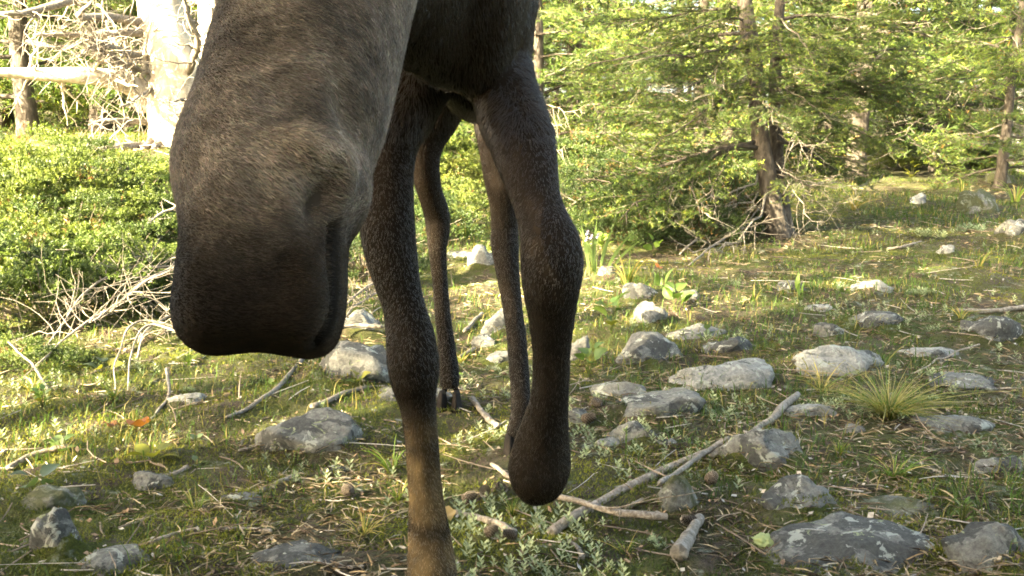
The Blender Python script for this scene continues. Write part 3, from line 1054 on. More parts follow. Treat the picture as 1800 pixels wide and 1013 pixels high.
# ------------------------------------------------------------------ the forked fir right of the moose
def stem_mesh(name, P, R_, n, mats, jag=0.06, seed=1):
    g = Geo()
    P = spline(P, 40)
    R_ = np.interp(np.linspace(0, 1, 40), np.linspace(0, 1, len(R_)), R_)
    g.tube(P, R_, n)
    V, F, C = g.arrays()
    ctr = np.repeat(P, n, 0)
    k = len(ctr)
    d = V[:k] - ctr
    V[:k] = ctr + d * (1 + jag * fbm(V[:k, 0] * 14 + seed, V[:k, 1] * 14, V[:k, 2] * 4, 3))[:, None]
    g.V = [V]
    g.C = [C]
    return g.mesh(name, mats, True)


fb, fdist = ground(1368, 418)
FD = fdist
fir = add_obj('fir_tree', None, None, fb)
tag(fir, 'forked fir with drooping green branches standing right of the moose', 'tree')


def loc(px, py, d, base):
    return W(px, py, d) - base


for pts_, rr in (([(1372, 432, FD), (1352, 330, FD), (1334, 220, FD), (1326, 110, FD), (1308, 0, FD), (1290, -160, FD), (1280, -420, FD), (1278, -800, FD)], [0.095, 0.072, 0.066, 0.062, 0.056, 0.05, 0.04, 0.015]),
                 ([(1384, 430, FD + .1), (1372, 330, FD + .12), (1362, 220, FD + .15), (1364, 100, FD + .15), (1372, 0, FD + .15), (1392, -160, FD + .15), (1402, -420, FD + .2), (1405, -700, FD + .2)], [0.07, 0.052, 0.046, 0.044, 0.04, 0.036, 0.025, 0.01])):
    add_obj('trunk', stem_mesh('trunk', [loc(*p, fb) for p in pts_], rr, 14, [M_BARK]), fir)
rf = np.random.default_rng(5)


def put_branch(me, parent, base, a, b, roll=0.0, name='branch', L=1.45):
    """Lay a branch shape from point a (at the trunk) to point b."""
    a, b = np.asarray(a), np.asarray(b)
    d = b - a
    sc = np.linalg.norm(d) / L
    X = d / (sc * L)
    Z = np.array([0, 0, 1.0])
    Y = unit(np.cross(Z, X))
    Z = np.cross(X, Y)
    c, s = math.cos(roll), math.sin(roll)
    Y, Z = Y * c + Z * s, Z * c - Y * s
    o = add_obj(name, me, parent)
    M = Matrix(((X[0] * sc, Y[0] * sc, Z[0] * sc, a[0] - base[0]), (X[1] * sc, Y[1] * sc, Z[1] * sc, a[1] - base[1]), (X[2] * sc, Y[2] * sc, Z[2] * sc, a[2] - base[2]), (0, 0, 0, 1)))
    o.matrix_basis = M
    return o


# branches reaching out across the picture: trunk height y, tip x, tip y, nearer (-) or farther (+)
for ty_, ex, ey, dz, kind in [(265, 985, 285, -0.5, 3), (255, 1010, 262, -0.1, 1), (250, 1080, 300, -0.9, 1), 
                              (170, 1050, 170, -0.2, 0), (150, 1120, 205, -0.6, 1), (120, 1010, 120, 0.3, 0), (90, 1090, 95, -0.4, 2), (60, 1000, 60, 0.2, 1), (20, 1060, 10, 0.2, 0), (40, 1160, 40, -0.5, 3),
                              (140, 1560, 130, -0.3, 0), (160, 1620, 110, -0.2, 1), (190, 1700, 75, 0.1, 0), (110, 1660, 90, 0.4, 2),
                              (180, 1600, 215, -0.5, 1), (230, 1560, 245, -0.3, 2), (70, 1560, 30, 0.2, 0), (40, 1650, 10, 0.3, 3), (90, 1490, 60, -0.6, 4), (150, 1470, 160, -0.9, 1), 
                              (10, 1480, -40, -0.5, 2), (-40, 1130, -70, 0, 0), (-40, 1560, -80, 0, 1), (-90, 1050, -90, 0.3, 2), (-100, 1640, -120, 0.3, 3), 
                              (300, 1460, 330, -0.6, 4), (110, 1180, 130, -0.8, 4), (30, 1440, 60, -0.8, 1), (60, 1240, 110, -0.6, 3), (10, 1180, 30, -0.4, 1), (170, 1500, 140, -0.7, 0), (100, 1600, 60, -0.3, 1), (150, 1330, 205, -1.0, 2), (60, 1400, 100, -0.9, 4), (60, 1350, 30, 1.2, 0), (150, 1300, 130, 1.3, 2), (220, 1400, 230, 1.3, 0), (280, 1250, 280, 0.9, 2), (250, 1500, 260, 0.9, 1)]:
    tx_ = np.interp(ty_, [-160, 0, 110, 220, 330, 432], [1290, 1308, 1326, 1334, 1352, 1372]) if ex < 1340 else np.interp(ty_, [-160, 0, 100, 220, 330, 430], [1392, 1372, 1364, 1362, 1372, 1384])
    put_branch(NEAR_BR[kind], fir, fb, W(tx_, ty_, FD), W(ex, ey, FD + dz), rf.normal() * 0.25)
for i in range(34):      # the crown above the picture
    ty_ = -130 - 640 * (i / 34)
    a = i * 2.4
    p = W(1330, ty_, FD)
    ln = 1.7 * (1 - 0.8 * i / 34)
    put_branch(NEAR_BR[i % 5], fir, fb, p, p + np.array([math.cos(a) * ln, math.sin(a) * ln, -0.1 * ln]), rf.normal() * 0.2)
for ty_, ex, ey, dz in [(330, 1215, 450, -1.1), (310, 1250, 410, -0.9), (345, 1190, 420, -0.8), (300, 1480, 380, -0.8), (280, 1470, 330, -0.6), (240, 1230, 160, -0.5), (200, 1160, 150, -0.3), (215, 1130, 175, -0.2), (170, 1130, 110, -0.4),
                        (260, 1060, 250, -0.4), (130, 1450, 210, -0.7), (180, 1440, 260, -0.9), (200, 1560, 260, 0), (240, 1540, 300, 0.2), (290, 1550, 320, 0.4), (330, 1500, 350, 0.3), (100, 1250, 150, -0.8), (350, 1240, 470, -0.8), (160, 1560, 90, -0.2)]:
    tx_ = 1340 if ex < 1340 else 1366
    put_branch(DEAD_BR[rf.integers(3)], fir, fb, W(tx_, ty_, FD), W(ex, ey, FD + dz), rf.normal() * 0.8, 'dead_branch', 1.2)

# ------------------------------------------------------------------ the pale dead pine on the left
PD = 8.4
pb = W(296, 275, PD)
pb[2] = H(pb[0], pb[1])
pine = add_obj('dead_pine', None, None, pb)
tag(pine, 'pale sunlit dead pine with thick bare limbs behind the juniper', 'tree')
add_obj('trunk', stem_mesh('trunk', [loc(298, 330, PD, pb), loc(300, 262, PD, pb), loc(306, 190, PD, pb), loc(303, 100, PD, pb), loc(283, 20, PD, pb), loc(262, -80, PD, pb), loc(240, -260, PD, pb), loc(230, -600, PD, pb)],
        [0.21, 0.165, 0.22, 0.215, 0.185, 0.17, 0.13, 0.03], 22, [M_PALEBARK], 0.10, 3), pine)
rp = np.random.default_rng(21)


def limb_geo(P, R_, ntw, tl, r, sub=4):
    g = Geo()
    P = spline(P, 26)
    R_ = np.interp(np.linspace(0, 1, 26), np.linspace(0, 1, len(R_)), R_)
    P = P + np.cumsum(r.normal(size=P.shape), 0) * 0.004
    g.tube(P, R_, 8)
    for k in range(ntw):
        u = r.uniform(0.12, 1.0)
        i = int(u * 25)
        e = unit(r.normal(size=3) * np.array([1, 0.7, 1.0]) + unit(P[-1] - P[0]) * 0.6)
        ln = tl * r.uniform(0.35, 1.2)
        q = np.linspace(0, 1, 8)[:, None]
        tw = P[i] + e * ln * q + r.normal(size=3) * 0.35 * ln * q ** 2 + np.cumsum(r.normal(size=(8, 3)), 0) * ln * 0.03
        g.tube(tw, max(0.005, R_[i] * 0.3) * (1 - 0.8 * q[:, 0]), 5)
        for j in range(sub):
            v = r.integers(1, 7)
            l2 = ln * r.uniform(0.2, 0.55)
            q2 = np.linspace(0, 1, 5)[:, None]
            t2 = tw[v] + unit(e + r.normal(size=3)) * l2 * q2 + r.normal(size=3) * 0.3 * l2 * q2 ** 2
            g.tube(t2, 0.0035 * (1 - 0.6 * q2[:, 0]), 4, cap=False)
    return g


for pl, rr, ntw, tl in [([(262, 185, 0), (240, 158, -.1), (195, 140, -.3), (130, 133, -.5), (60, 128, -.6), (-40, 122, -.8)], [0.12, 0.095, 0.08, 0.065, 0.05, 0.025], 16, 0.5),
                        ([(270, 60, 0), (225, 52, -.2), (150, 55, -.4), (60, 58, -.7)], [0.05, 0.035, 0.03, 0.01], 18, 0.45),
                        ([(250, 40, -.1), (190, 30, -.5), (150, 30, -.7), (173, 5, -.8)], [0.04, 0.03, 0.025, 0.01], 8, 0.35),
                        ([(268, 215, 0), (215, 210, -.3), (185, 208, -.4), (155, 218, -.5)], [0.03, 0.022, 0.018, 0.006], 8, 0.3),
                        ([(280, 256, 0), (220, 260, -.4), (170, 268, -.6), (110, 284, -.9)], [0.045, 0.035, 0.028, 0.010], 12, 0.4),
                        ([(270, 240, 0), (235, 285, -.5), (205, 305, -.8)], [0.035, 0.028, 0.01], 6, 0.3),
                        ([(285, 250, -.1), (255, 290, -.6), (235, 312, -.9)], [0.03, 0.024, 0.01], 5, 0.25),
                        ([(330, 130, -.1), (345, 80, -.4), (330, 30, -.6), (322, -20, -.7)], [0.035, 0.03, 0.022, 0.012], 26, 0.35),
                        ([(335, 200, -.15), (325, 182, -.4), (300, 190, -.6)], [0.018, 0.014, 0.006], 14, 0.3),
                        ([(270, 100, 0), (230, 90, -.3), (180, 75, -.5), (140, 100, -.7)], [0.04, 0.03, 0.02, 0.008], 34, 0.45),
                        ([(262, 130, 0), (215, 110, -.4), (165, 85, -.5)], [0.03, 0.02, 0.008], 30, 0.4),
                        ([(260, -40, 0), (160, -10, -.5), (60, 20, -.9), (-30, 30, -1.1)], [0.05, 0.04, 0.025, 0.01], 22, 0.5),
                        ([(300, -30, 0), (360, 10, -.3), (390, 60, -.5)], [0.04, 0.03, 0.01], 12, 0.4),
                        ([(280, 150, -.1), (225, 180, -.4), (195, 190, -.6)], [0.025, 0.018, 0.006], 8, 0.3)]:
    add_obj('limb', limb_geo([loc(x_, y_, PD + d_, pb) for x_, y_, d_ in pl], rr, ntw, tl, rp).mesh('limb', [M_PALEBARK if rr[0] > 0.06 else M_DEAD], True), pine)
p2 = W(366, 275, 9.6)
p2[2] = H(p2[0], p2[1])
o = add_obj('pine_snag', None, None, p2)
tag(o, 'narrower sunlit bare trunk between the pale dead pine and the moose head', 'tree')
add_obj('trunk', stem_mesh('trunk', [loc(352, 330, 9.6, p2), loc(356, 220, 9.6, p2), loc(362, 120, 9.6, p2), loc(368, 40, 9.6, p2), loc(372, -60, 9.6, p2), loc(378, -400, 9.6, p2)], [0.14, 0.125, 0.12, 0.115, 0.11, 0.03], 16, [M_PALEBARK], 0.08, 9), o)
for s_ in range(4):
    a = np.array([0, 0, 0.9 + 0.35 * s_]) + loc(360, 275, 9.6, p2)
    add_obj('limb', limb_geo([a, a + np.array([-0.3 + 0.2 * s_, -0.25, 0.1]), a + np.array([-0.5 + 0.35 * s_, -0.4, 0.35])], [0.02, 0.014, 0.004], 10, 0.25, rp).mesh('limb', [M_DEAD], True), o)

# ------------------------------------------------------------------ forest behind
rb = np.random.default_rng(33)
CROWNS = [crown_mesh(rb, h, lo, sp, n, green=gg) for h, lo, sp, n, gg in ((8.5, 0.5, 2.3, 52, 1.1), (10.0, 1.2, 2.5, 50, 1.25), (7.0, 0.25, 1.9, 50, 1.15), (11.0, 1.6, 2.3, 46, 1.0), (11.0, 3.6, 2.4, 60, 1.0))]  # last one high crowned, shaped to shade fir and clearing from out of view
TRUNKS = [trunk_mesh(rb, h + 0.4, rd) for h, rd in ((8.5, 0.11), (10.0, 0.14), (7.0, 0.085), (11.0, 0.15), (11.0, 0.16))]
DEADS = [bare_branch_geo(rb, 1.2, 7, 0.012, 0.4, 0, 3) for _ in range(3)]


def skirt_mesh(r, low, high, n):
    """Dead lower branches of a forest conifer."""
    g = Geo()
    for i in range(n):
        V, F, C = DEADS[r.integers(3)].arrays()
        a, sc, z = i * 2.4 + r.normal() * 0.4, r.uniform(0.5, 1.1), r.uniform(low, high)
        X = V * sc
        X = np.stack([X[:, 0] * math.cos(a) - X[:, 1] * math.sin(a), X[:, 0] * math.sin(a) + X[:, 1] * math.cos(a), X[:, 2] + z], 1)
        b = g.n
        g.V.append(X)
        g.C.append(C)
        for f, m in DEADS[0].F if False else F:
            g.F.append((f + b, m))
        g.n += len(X)
    return g.mesh('dead_branches', [M_DEAD])


SKIRTS = [skirt_mesh(rb, 0.3, 2.4, 14), skirt_mesh(rb, 0.4, 3.0, 16)]


def far_tree(x, y, kind, rz, sc, label, group=None, skirt=True, name='conifer'):
    z = float(H(x, y))
    t = add_obj(name, None, None, (x, y, z), (0, 0, rz), sc)
    tag(t, label, 'tree', group)
    add_obj('trunk', TRUNKS[kind], t)
    add_obj('crown', CROWNS[kind], t)
    if skirt:
        k = add_obj('dead_branches', SKIRTS[int(rz * 10) % 2], t)
        k['kind'] = 'stuff'
    return t


def at_px(px, d):
    return (px - 900.0) / F_PX * d, d


# trees one can name
for px_, d_, k_, rz_, sc_, lb in [(1752, 11.5, 2, 0.3, 0.75, 'thin young conifer with dark low boughs behind the dark lumpy boulder'),
                                  (1800, 16.0, 3, 1.2, 1.0, 'dark thick trunked conifer beside the big lichened boulder'),
                                  (938, 12.0, 2, 2.2, 0.9, 'slender grey stemmed conifer just right of the moose shoulder'),
                                  (1640, 14.0, 0, 0.8, 0.9, 'shaggy conifer behind the clearing between the fir and the thin young conifer'),
                                  (1500, 12.5, 1, 4.1, 0.9, 'tall conifer rising behind the branches of the forked fir'),
                                  (60, 11.0, 0, 2.9, 1.0, 'dense conifer behind the long pale limb of the dead pine'),
                                  (190, 12.0, 1, 5.2, 1.0, 'tall conifer behind the twiggy limbs of the dead pine'),
                                  (10, 13.5, 2, 1.7, 1.1, 'low boughed conifer at the far left edge behind the pale limb'), (125, 14.0, 2, 3.3, 1.15, 'low boughed conifer left of the pale dead pine'),
                                  (250, 13.0, 2, 0.2, 1.0, 'low boughed conifer right behind the pale trunk'), (345, 14.5, 2, 4.4, 1.1, 'low boughed conifer behind the narrower bare trunk'),
                                  (1010, 17.0, 2, 2.4, 1.2, 'low boughed sunny conifer right of the slender grey stemmed one'), (1230, 13.0, 2, 5.5, 1.0, 'low boughed conifer close behind the forked fir')]:
    x_, y_ = at_px(px_, d_)
    far_tree(x_, y_, k_, rz_, sc_, lb)
n_far = 0
for row, (d0, step) in enumerate(((15.5, 190), (20.0, 150), (26.0, 120), (34.0, 90))):
    px_ = -120.0 + row * 37
    while px_ < 1950:
        d_ = d0 + rb.uniform(-1.8, 1.8)
        x_, y_ = at_px(px_ + rb.uniform(-35, 35), d_)
        k_ = int(rb.integers(4))
        side = 'left of the moose' if px_ < 700 else ('right of the fir' if px_ > 1400 else 'between moose and fir')
        if not (690 < px_ < 900 and d0 < 22):
            far_tree(x_, y_, k_, rb.uniform(0, 6.28), rb.uniform(0.8, 1.25), f'conifer in the {"front" if row < 2 else "deep"} rows of the sunny forest behind, {side}', f'forest conifers {side}, {"front" if row < 2 else "deep"} rows', row < 3)
            n_far += 1
        px_ += step * rb.uniform(0.8, 1.3)
# unseen conifers beside and behind the camera, placed to shade the foreground
for i, (x_, y_, k_, sc_) in enumerate([(-3.3, -1.1, 2, 0.95), (-4.9, -1.5, 0, 1.0), (-1.6, -2.6, 2, 1.05), (-3.4, -3.3, 0, 1.0), (-5.6, -3.3, 1, 1.0), (0.2, -4.0, 1, 1.0), (1.9, -3.0, 0, 0.9), (-2.2, -5.4, 3, 1.0), (-7.0, -4.6, 1, 1.0), (4.2, -1.5, 0, 0.9), (7.0, 3.0, 1, 1.0), (-8.6, -2.6, 3, 1.0), (-3.6, 3.2, 4, 1.05), (-2.8, 1.2, 4, 0.9), (-2.3, -1.2, 3, 0.9), (-6.4, -1.9, 0, 1.0), (-0.9, -4.9, 0, 1.1), (-4.4, -5.2, 1, 1.0)]):
    far_tree(x_, y_, k_, 0.7 + i * 1.3, sc_, 'unseen conifer beside the camera, placed to shade the foreground', 'unseen shade conifers round the camera', False)

# ------------------------------------------------------------------ rocks
import bmesh
_bm = bmesh.new()
bmesh.ops.create_icosphere(_bm, subdivisions=4, radius=1.0)
ICO_V = np.array([v.co[:] for v in _bm.verts])
ICO_F = np.array([[v.index for v in f.verts] for f in _bm.faces])
_bm.free()


def rock(x0, y0, x1, y1, label, mat=1, seed=0, ang=0.5, group=None, deep=0.75, name='rock'):
    r = np.random.default_rng(seed * 17 + 3)
    c0, wid, dep, hgt = rock_place(x0, y0, x1, y1, deep)
    V = ICO_V.copy()
    for _ in range(int(4 + ang * 12)):          # split faces
        n = unit(r.normal(size=3) * np.array([1, 1, 0.8]))
        c = r.uniform(0.62, 0.95) - 0.12 * ang
        s = V @ n
        V = V - np.clip(s - c, 0, None)[:, None] * n * 0.92
    V[:, 2] = np.sign(V[:, 2]) * np.abs(V[:, 2]) ** (0.62 if ang > 0.25 else 0.85)
    q = V * 1.7 + seed * 3.1
    V = V * (1 + 0.15 * fbm(q[:, 0], q[:, 1], q[:, 2], 3) + 0.05 * fbm(q[:, 0] * 4, q[:, 1] * 4, q[:, 2] * 4, 4))[:, None]
    rz = r.uniform(-0.35, 0.35)
    V = np.stack([V[:, 0] * math.cos(rz) - V[:, 1] * math.sin(rz), V[:, 0] * math.sin(rz) + V[:, 1] * math.cos(rz), V[:, 2]], 1)
    V /= np.array([np.abs(V[:, 0]).max(), np.abs(V[:, 1]).max(), V[:, 2].max()])
    if 'wedge' in label:
        V[:, 2] = np.where(V[:, 2] > 0, V[:, 2] * np.clip(1.35 - 1.3 * np.abs(V[:, 0] + 0.1), 0.05, 1) * 1.2, V[:, 2])
    V *= np.array([wid * 1.36, dep * 1.25, hgt * 1.36])
    o = add_obj(name, make_mesh('rock', V, [(ICO_F, 0)], [M_ROCK[mat]], True), None, c0)
    return tag(o, label, 'rock', group)


for i, (a, b, c, d, lb, mt, an) in enumerate(ROCKS):
    if 'far lichened' in lb:
        x_, y_ = at_px(1805, 14.0)
        V = ICO_V.copy()
        rr_ = np.random.default_rng(4)
        for _ in range(8):
            n = unit(rr_.normal(size=3))
            V = V - np.clip(V @ n - 0.75, 0, None)[:, None] * n * 0.9
        V = V * (1 + 0.15 * fbm(V[:, 0] * 2, V[:, 1] * 2, V[:, 2] * 2, 4))[:, None] * np.array([0.55, 0.7, 1.0])
        tag(add_obj('rock', make_mesh('rock', V, [(ICO_F, 0)], [M_ROCK[1]], True), None, (x_, y_, float(H(x_, y_)) + 0.35)), lb, 'rock')
        continue
    rock(a, b, c, d, lb, mt, i + 1, an)

# ------------------------------------------------------------------ fallen sticks
rs = np.random.default_rng(77)


def stick(pts, r_a, r_b, label, mat=M_STICK, lift=0.0, twigs=0, lifts=None, name='stick', group=None):
    """Photo points on the floor, joined by a rough round stick; side stubs are parts of it."""
    G = [ground(*p)[0] for p in pts]
    P = np.array(G)
    P[:, 2] += (np.interp(np.linspace(0, 1, len(P)), [0, 1], [r_a, r_b]) * 0.7 + lift) if lifts is None else np.array(lifts)
    base = P[0].copy()
    Q = spline(P - base, 30)
    L = np.linalg.norm(P[-1] - P[0])
    Q = Q + 0.010 * min(1, L) * np.stack([fbm(np.linspace(0, 5, 30) + k * 9 + rs.random() * 50, 0.0, 0.0, 2) for k in range(3)], 1)
    rad = np.linspace(r_a, r_b, 30) * (1 + 0.16 * fbm(np.linspace(0, 14, 30) + rs.random() * 90, 0.0, 0.0, 3))
    g = Geo()
    g.tube(Q, rad, 9)
    o = add_obj(name, g.mesh(name, [mat], True), None, base)
    tag(o, label, 'stick', group)
    for k in range(twigs):
        i = int(rs.integers(4, 29))
        e = unit(rs.normal(size=3) * np.array([1, 1, .5]) + unit(Q[-1] - Q[0]) * 0.7 + np.array([0, 0, 0.35]))
        ln = L * rs.uniform(0.10, 0.34)
        u = np.linspace(0, 1, 7)[:, None]
        g = Geo()
        tw = Q[i] + e * ln * u + rs.normal(size=3) * 0.3 * ln * u ** 2 + np.cumsum(rs.normal(size=(7, 3)), 0) * ln * 0.025
        g.tube(tw, rad[i] * 0.45 * (1 - 0.75 * u[:, 0]), 5)
        for j in range(3):
            v = int(rs.integers(2, 6))
            l2 = ln * rs.uniform(0.25, 0.5)
            g.tube(tw[v] + unit(e + rs.normal(size=3) * 0.8) * l2 * np.linspace(0, 1, 4)[:, None], rad[i] * 0.2 * np.array([1, .8, .6, .3]), 4)
        add_obj('twig', g.mesh('twig', [mat], True), o)
    return o


stick([(968, 946), (1030, 906), (1110, 862), (1190, 826), (1245, 800), (1278, 780)], 0.0125, 0.0095, 'long brown stick ending in a fork, lying under the lifted hoof', M_STICK, 0.006)
stick([(1250, 818), (1300, 792), (1340, 762), (1370, 738), (1402, 712)], 0.009, 0.013, 'pale birch coloured broken stick lying across the two toned slab', M_DEAD, 0.025)
stick([(1155, 882), (1195, 852), (1240, 822), (1265, 806)], 0.006, 0.009, 'short grey stick resting on the wedge shaped rock', M_DEAD, 0.04)
stick([(862, 836), (900, 866), (960, 890), (1030, 910), (1100, 926), (1172, 932)], 0.006, 0.010, 'crooked stick crossing over the long brown stick', M_STICK, 0.03, 2)
stick([(1192, 992), (1214, 952), (1230, 925)], 0.019, 0.012, 'thick short grey driftwood piece at the bottom edge', M_DEAD, 0.01)
stick([(829, 708), (850, 735), (874, 757)], 0.010, 0.011, 'white weathered stick behind the planted foreleg', M_DEAD, 0.006)
stick([(1684, 553), (1730, 553), (1812, 547)], 0.010, 0.014, 'long pale stick at the right edge above the dark rock', M_DEAD, 0.01)
stick([(395, 742), (430, 724), (470, 704), (505, 672), (528, 642), (540, 622)], 0.005, 0.011, 'curved grey stick below the muzzle', M_DEAD, 0.012, 3)
stick([(545, 606), (610, 598), (672, 601)], 0.006, 0.009, 'thin pale twig lying on the dark sloping rock', M_DEAD, 0.06)
stick([(390, 892), (450, 872), (522, 842)], 0.006, 0.010, 'half buried grey stick under the muzzle', M_DEAD, 0.0)
stick([(815, 590), (832, 572), (848, 556)], 0.010, 0.008, 'small pale stick between the hind legs', M_DEAD, 0.01)
stick([(385, 939), (430, 938), (478, 941)], 0.005, 0.006, 'thin straight twig near the bottom edge', M_STICK, 0.006)
stick([(548, 722), (600, 700), (648, 688), (695, 686)], 0.009, 0.007, 'pale twig behind the broad grey slab', M_DEAD, 0.008, 1)
stick([(246, 758), (272, 734), (298, 708), (292, 680)], 0.004, 0.006, 'broken bare stub beside the brown leaf', M_DEAD, lifts=[0.01, 0.015, 0.03, 0.07])
stick([(1000, 958), (1016, 972), (1024, 990)], 0.005, 0.006, 'little white twig left of the driftwood', M_DEAD, 0.006)
stick([(1560, 442), (1590, 436), (1618, 428)], 0.010, 0.006, 'thin dark branch in the middle of the clearing', M_STICK, 0.01, 2)
stick([(1620, 668), (1680, 684), (1740, 690), (1812, 689)], 0.004, 0.005, 'thin white twig in front of the low dark slab', M_DEAD, 0.01)
stick([(12, 835), (60, 808), (120, 795)], 0.007, 0.009, 'sunlit stick at the left edge', M_STICK, 0.01, 1)
stick([(240, 850), (300, 842), (330, 828)], 0.005, 0.007, 'grey twig on the shaded moss', M_STICK, 0.006)
stick([(215, 976), (300, 950), (345, 938)], 0.004, 0.005, 'fine twig above the blue grey rock', M_STICK, 0.008)
stick([(1720, 620), (1660, 640), (1610, 672)], 0.004, 0.003, 'dry arching stem right of the large pale rock', M_STICK, 0.03)
stick([(968, 243), (1000, 240), (1045, 236)], 0.05, 0.06, 'far sunlit fallen log right of the moose leg', M_DEAD, 0.15, 2, name='fallen_log')
stick([(1100, 900), (1130, 885)], 0.006, 0.006, 'short peeled twig piece under the long brown stick', M_DEAD, 0.005)
stick([(780, 905), (850, 920), (905, 945)], 0.008, 0.010, 'brown stick beside the planted hoof', M_STICK, 0.004)
stick([(420, 800), (470, 790), (520, 795)], 0.004, 0.006, 'thin twig at the foot of the broad grey slab', M_STICK, 0.01)
stick([(785, 655), (812, 632), (835, 618)], 0.007, 0.007, 'brown twig between hind and front leg', M_STICK, 0.008)

# dead brush in front of the juniper: each a branch with its twigs
for pts, ra, rb_, lf, tw, lb in [
        ([(62, 660), (140, 622), (210, 596), (270, 575), (335, 548)], 0.004, 0.009, [0.03, 0.10, 0.16, 0.22, 0.28], 36, 'longest bare grey branch of the brush in front of the juniper'),
        ([(80, 640), (150, 590), (220, 566), (340, 560)], 0.0035, 0.007, [0.06, 0.18, 0.24, 0.26], 32, 'upper forked dead branch of the brush in front of the juniper'),
        ([(20, 655), (60, 672), (85, 690)], 0.003, 0.006, [0.12, 0.06, 0.01], 10, 'short dead branch at the left end of the brush'),
        ([(205, 690), (210, 660), (245, 632), (330, 628)], 0.003, 0.005, [0.01, 0.08, 0.16, 0.12], 7, 'arching white twig under the brush'),
        ([(225, 692), (236, 655), (262, 635), (340, 640)], 0.003, 0.005, [0.01, 0.09, 0.15, 0.12], 4, 'second arching white twig under the brush, nearer the muzzle'),
        ([(240, 640), (260, 610), (330, 590), (360, 575)], 0.004, 0.007, [0.02, 0.08, 0.13, 0.2], 24, 'dead branch crossing below the brush beside the muzzle'),
        ([(600, 588), (630, 566), (662, 556), (690, 540)], 0.004, 0.007, [0.06, 0.09, 0.12, 0.16], 22, 'bare twiggy branch left of the planted foreleg'),
        ([(595, 560), (640, 545), (680, 520)], 0.005, 0.010, [0.05, 0.1, 0.14], 12, 'upper twiggy branch left of the planted foreleg'),
        ([(255, 482), (290, 470), (325, 462)], 0.006, 0.010, [0.25, 0.3, 0.32], 12, 'dead brown twigs caught in the juniper'),
        ([(1195, 452), (1250, 428), (1310, 410)], 0.005, 0.016, [0.02, 0.12, 0.28], 14, 'dry bare branch at the foot of the forked fir'),
        ([(1210, 470), (1270, 440), (1330, 420)], 0.005, 0.014, [0.02, 0.08, 0.15], 14, 'lowest dry branch spreading at the foot of the forked fir'),
        ([(1480, 330), (1420, 345), (1390, 372)], 0.006, 0.014, [0.05, 0.12, 0.15], 14, 'tangled dry branch behind the forked fir')]:
    stick(pts, ra, rb_, lb, M_DEAD, 0, tw, lf, 'dead_branch')

# ------------------------------------------------------------------ junipers and low shrubs
def juniper_mesh(r, nb=62, height=0.62, leaf=0.046, lw=0.0062, c_lo=(0.030, 0.054, 0.016), c_hi=(0.145, 0.195, 0.038), brown=0.025, per=64):
    """Boughs that end in rounded clumps of short prickly shoots, with dark gaps between them."""
    g = Geo()
    a = r.uniform(0, 6.28, nb)
    s = r.uniform(0.02, 1.0, nb) ** 0.8
    e = np.arcsin(s)
    rad = r.uniform(0.6, 1.3, nb) * np.where(r.random(nb) < 0.25, 0.7, 1.0)
    tip = np.stack([np.cos(a) * np.cos(e) * rad, np.sin(a) * np.cos(e) * rad, s * height * rad + 0.03], 1)
    for k in range(nb):
        q = np.linspace(0, 1, 5)[:, None]
        P = tip[k] * q + np.array([0, 0, -0.18]) * q * (1 - q)
        g.tube(P, 0.009 * (1 - 0.75 * q[:, 0]), 4, 0, cap=False)
    out_b = unit(tip * np.array([1, 1, 1.6]) + np.array([0, 0, 0.45]))
    size = r.uniform(0.12, 0.30, nb)
    n = nb * per
    O = np.repeat(out_b, per, 0)
    dirs = unit(O * 0.7 + unit(r.normal(size=(n, 3))) * 0.9)
    rr = np.repeat(size, per) * r.uniform(0.3, 1.0, n)
    P = np.repeat(tip, per, 0) + dirs * rr[:, None] * np.array([1.15, 1.15, 0.8])
    out = unit(dirs + O * 0.5 + np.array([0, 0, 0.4]) + 0.25 * r.normal(size=(n, 3)))
    k = 10
    u = np.tile(np.linspace(0.05, 1, k), n)
    PP, OO = np.repeat(P, k, 0), np.repeat(out, k, 0)
    sl = np.repeat(r.uniform(0.04, 0.085, n), k)
    Q = PP + OO * (u * sl)[:, None]
    R_ = unit(np.cross(OO, r.normal(size=(n * k, 3))))
    D = unit(OO * 0.8 + R_) * (leaf * (1.1 - 0.5 * u) * r.uniform(0.7, 1.2, n * k))[:, None]
    Wd = unit(np.cross(D, r.normal(size=(n * k, 3)))) * lw
    bt = np.repeat(np.clip(0.5 + 0.3 * r.normal(size=nb), 0, 1), per)
    mixf = np.repeat(np.clip(0.8 * bt + r.normal(size=n) * 0.15, 0, 1), k)[:, None] * (0.35 + 0.65 * u[:, None])
    c = np.array(c_lo) * (1 - mixf) + np.array(c_hi) * mixf
    bn = np.repeat((np.repeat(r.random(nb) < brown * 1.5, per) & (r.random(n) < 0.5)) | (r.random(n) < 0.004), k)
    c[bn] = np.array([0.13, 0.075, 0.03])
    c = c * r.uniform(0.8, 1.2, (n * k, 1))
    g.tris(Q, D, Wd, 1, c)
    return g.mesh('foliage', [M_STICK, M_JUNIPER])


rj = np.random.default_rng(9)
JUN = [juniper_mesh(rj), juniper_mesh(rj, height=0.7), juniper_mesh(rj, height=0.5, brown=0.06)]
DARK = [juniper_mesh(rj, 100, h_, 0.04, 0.005, (0.018, 0.036, 0.012), (0.075, 0.115, 0.028), b_, 44) for h_, b_ in ((0.62, 0.05), (0.75, 0.05), (0.6, 0.15))]
LUSH = [juniper_mesh(rj, 90, 0.8, 0.055, 0.010, (0.06, 0.09, 0.025), (0.17, 0.20, 0.045), 0.05, 30)]


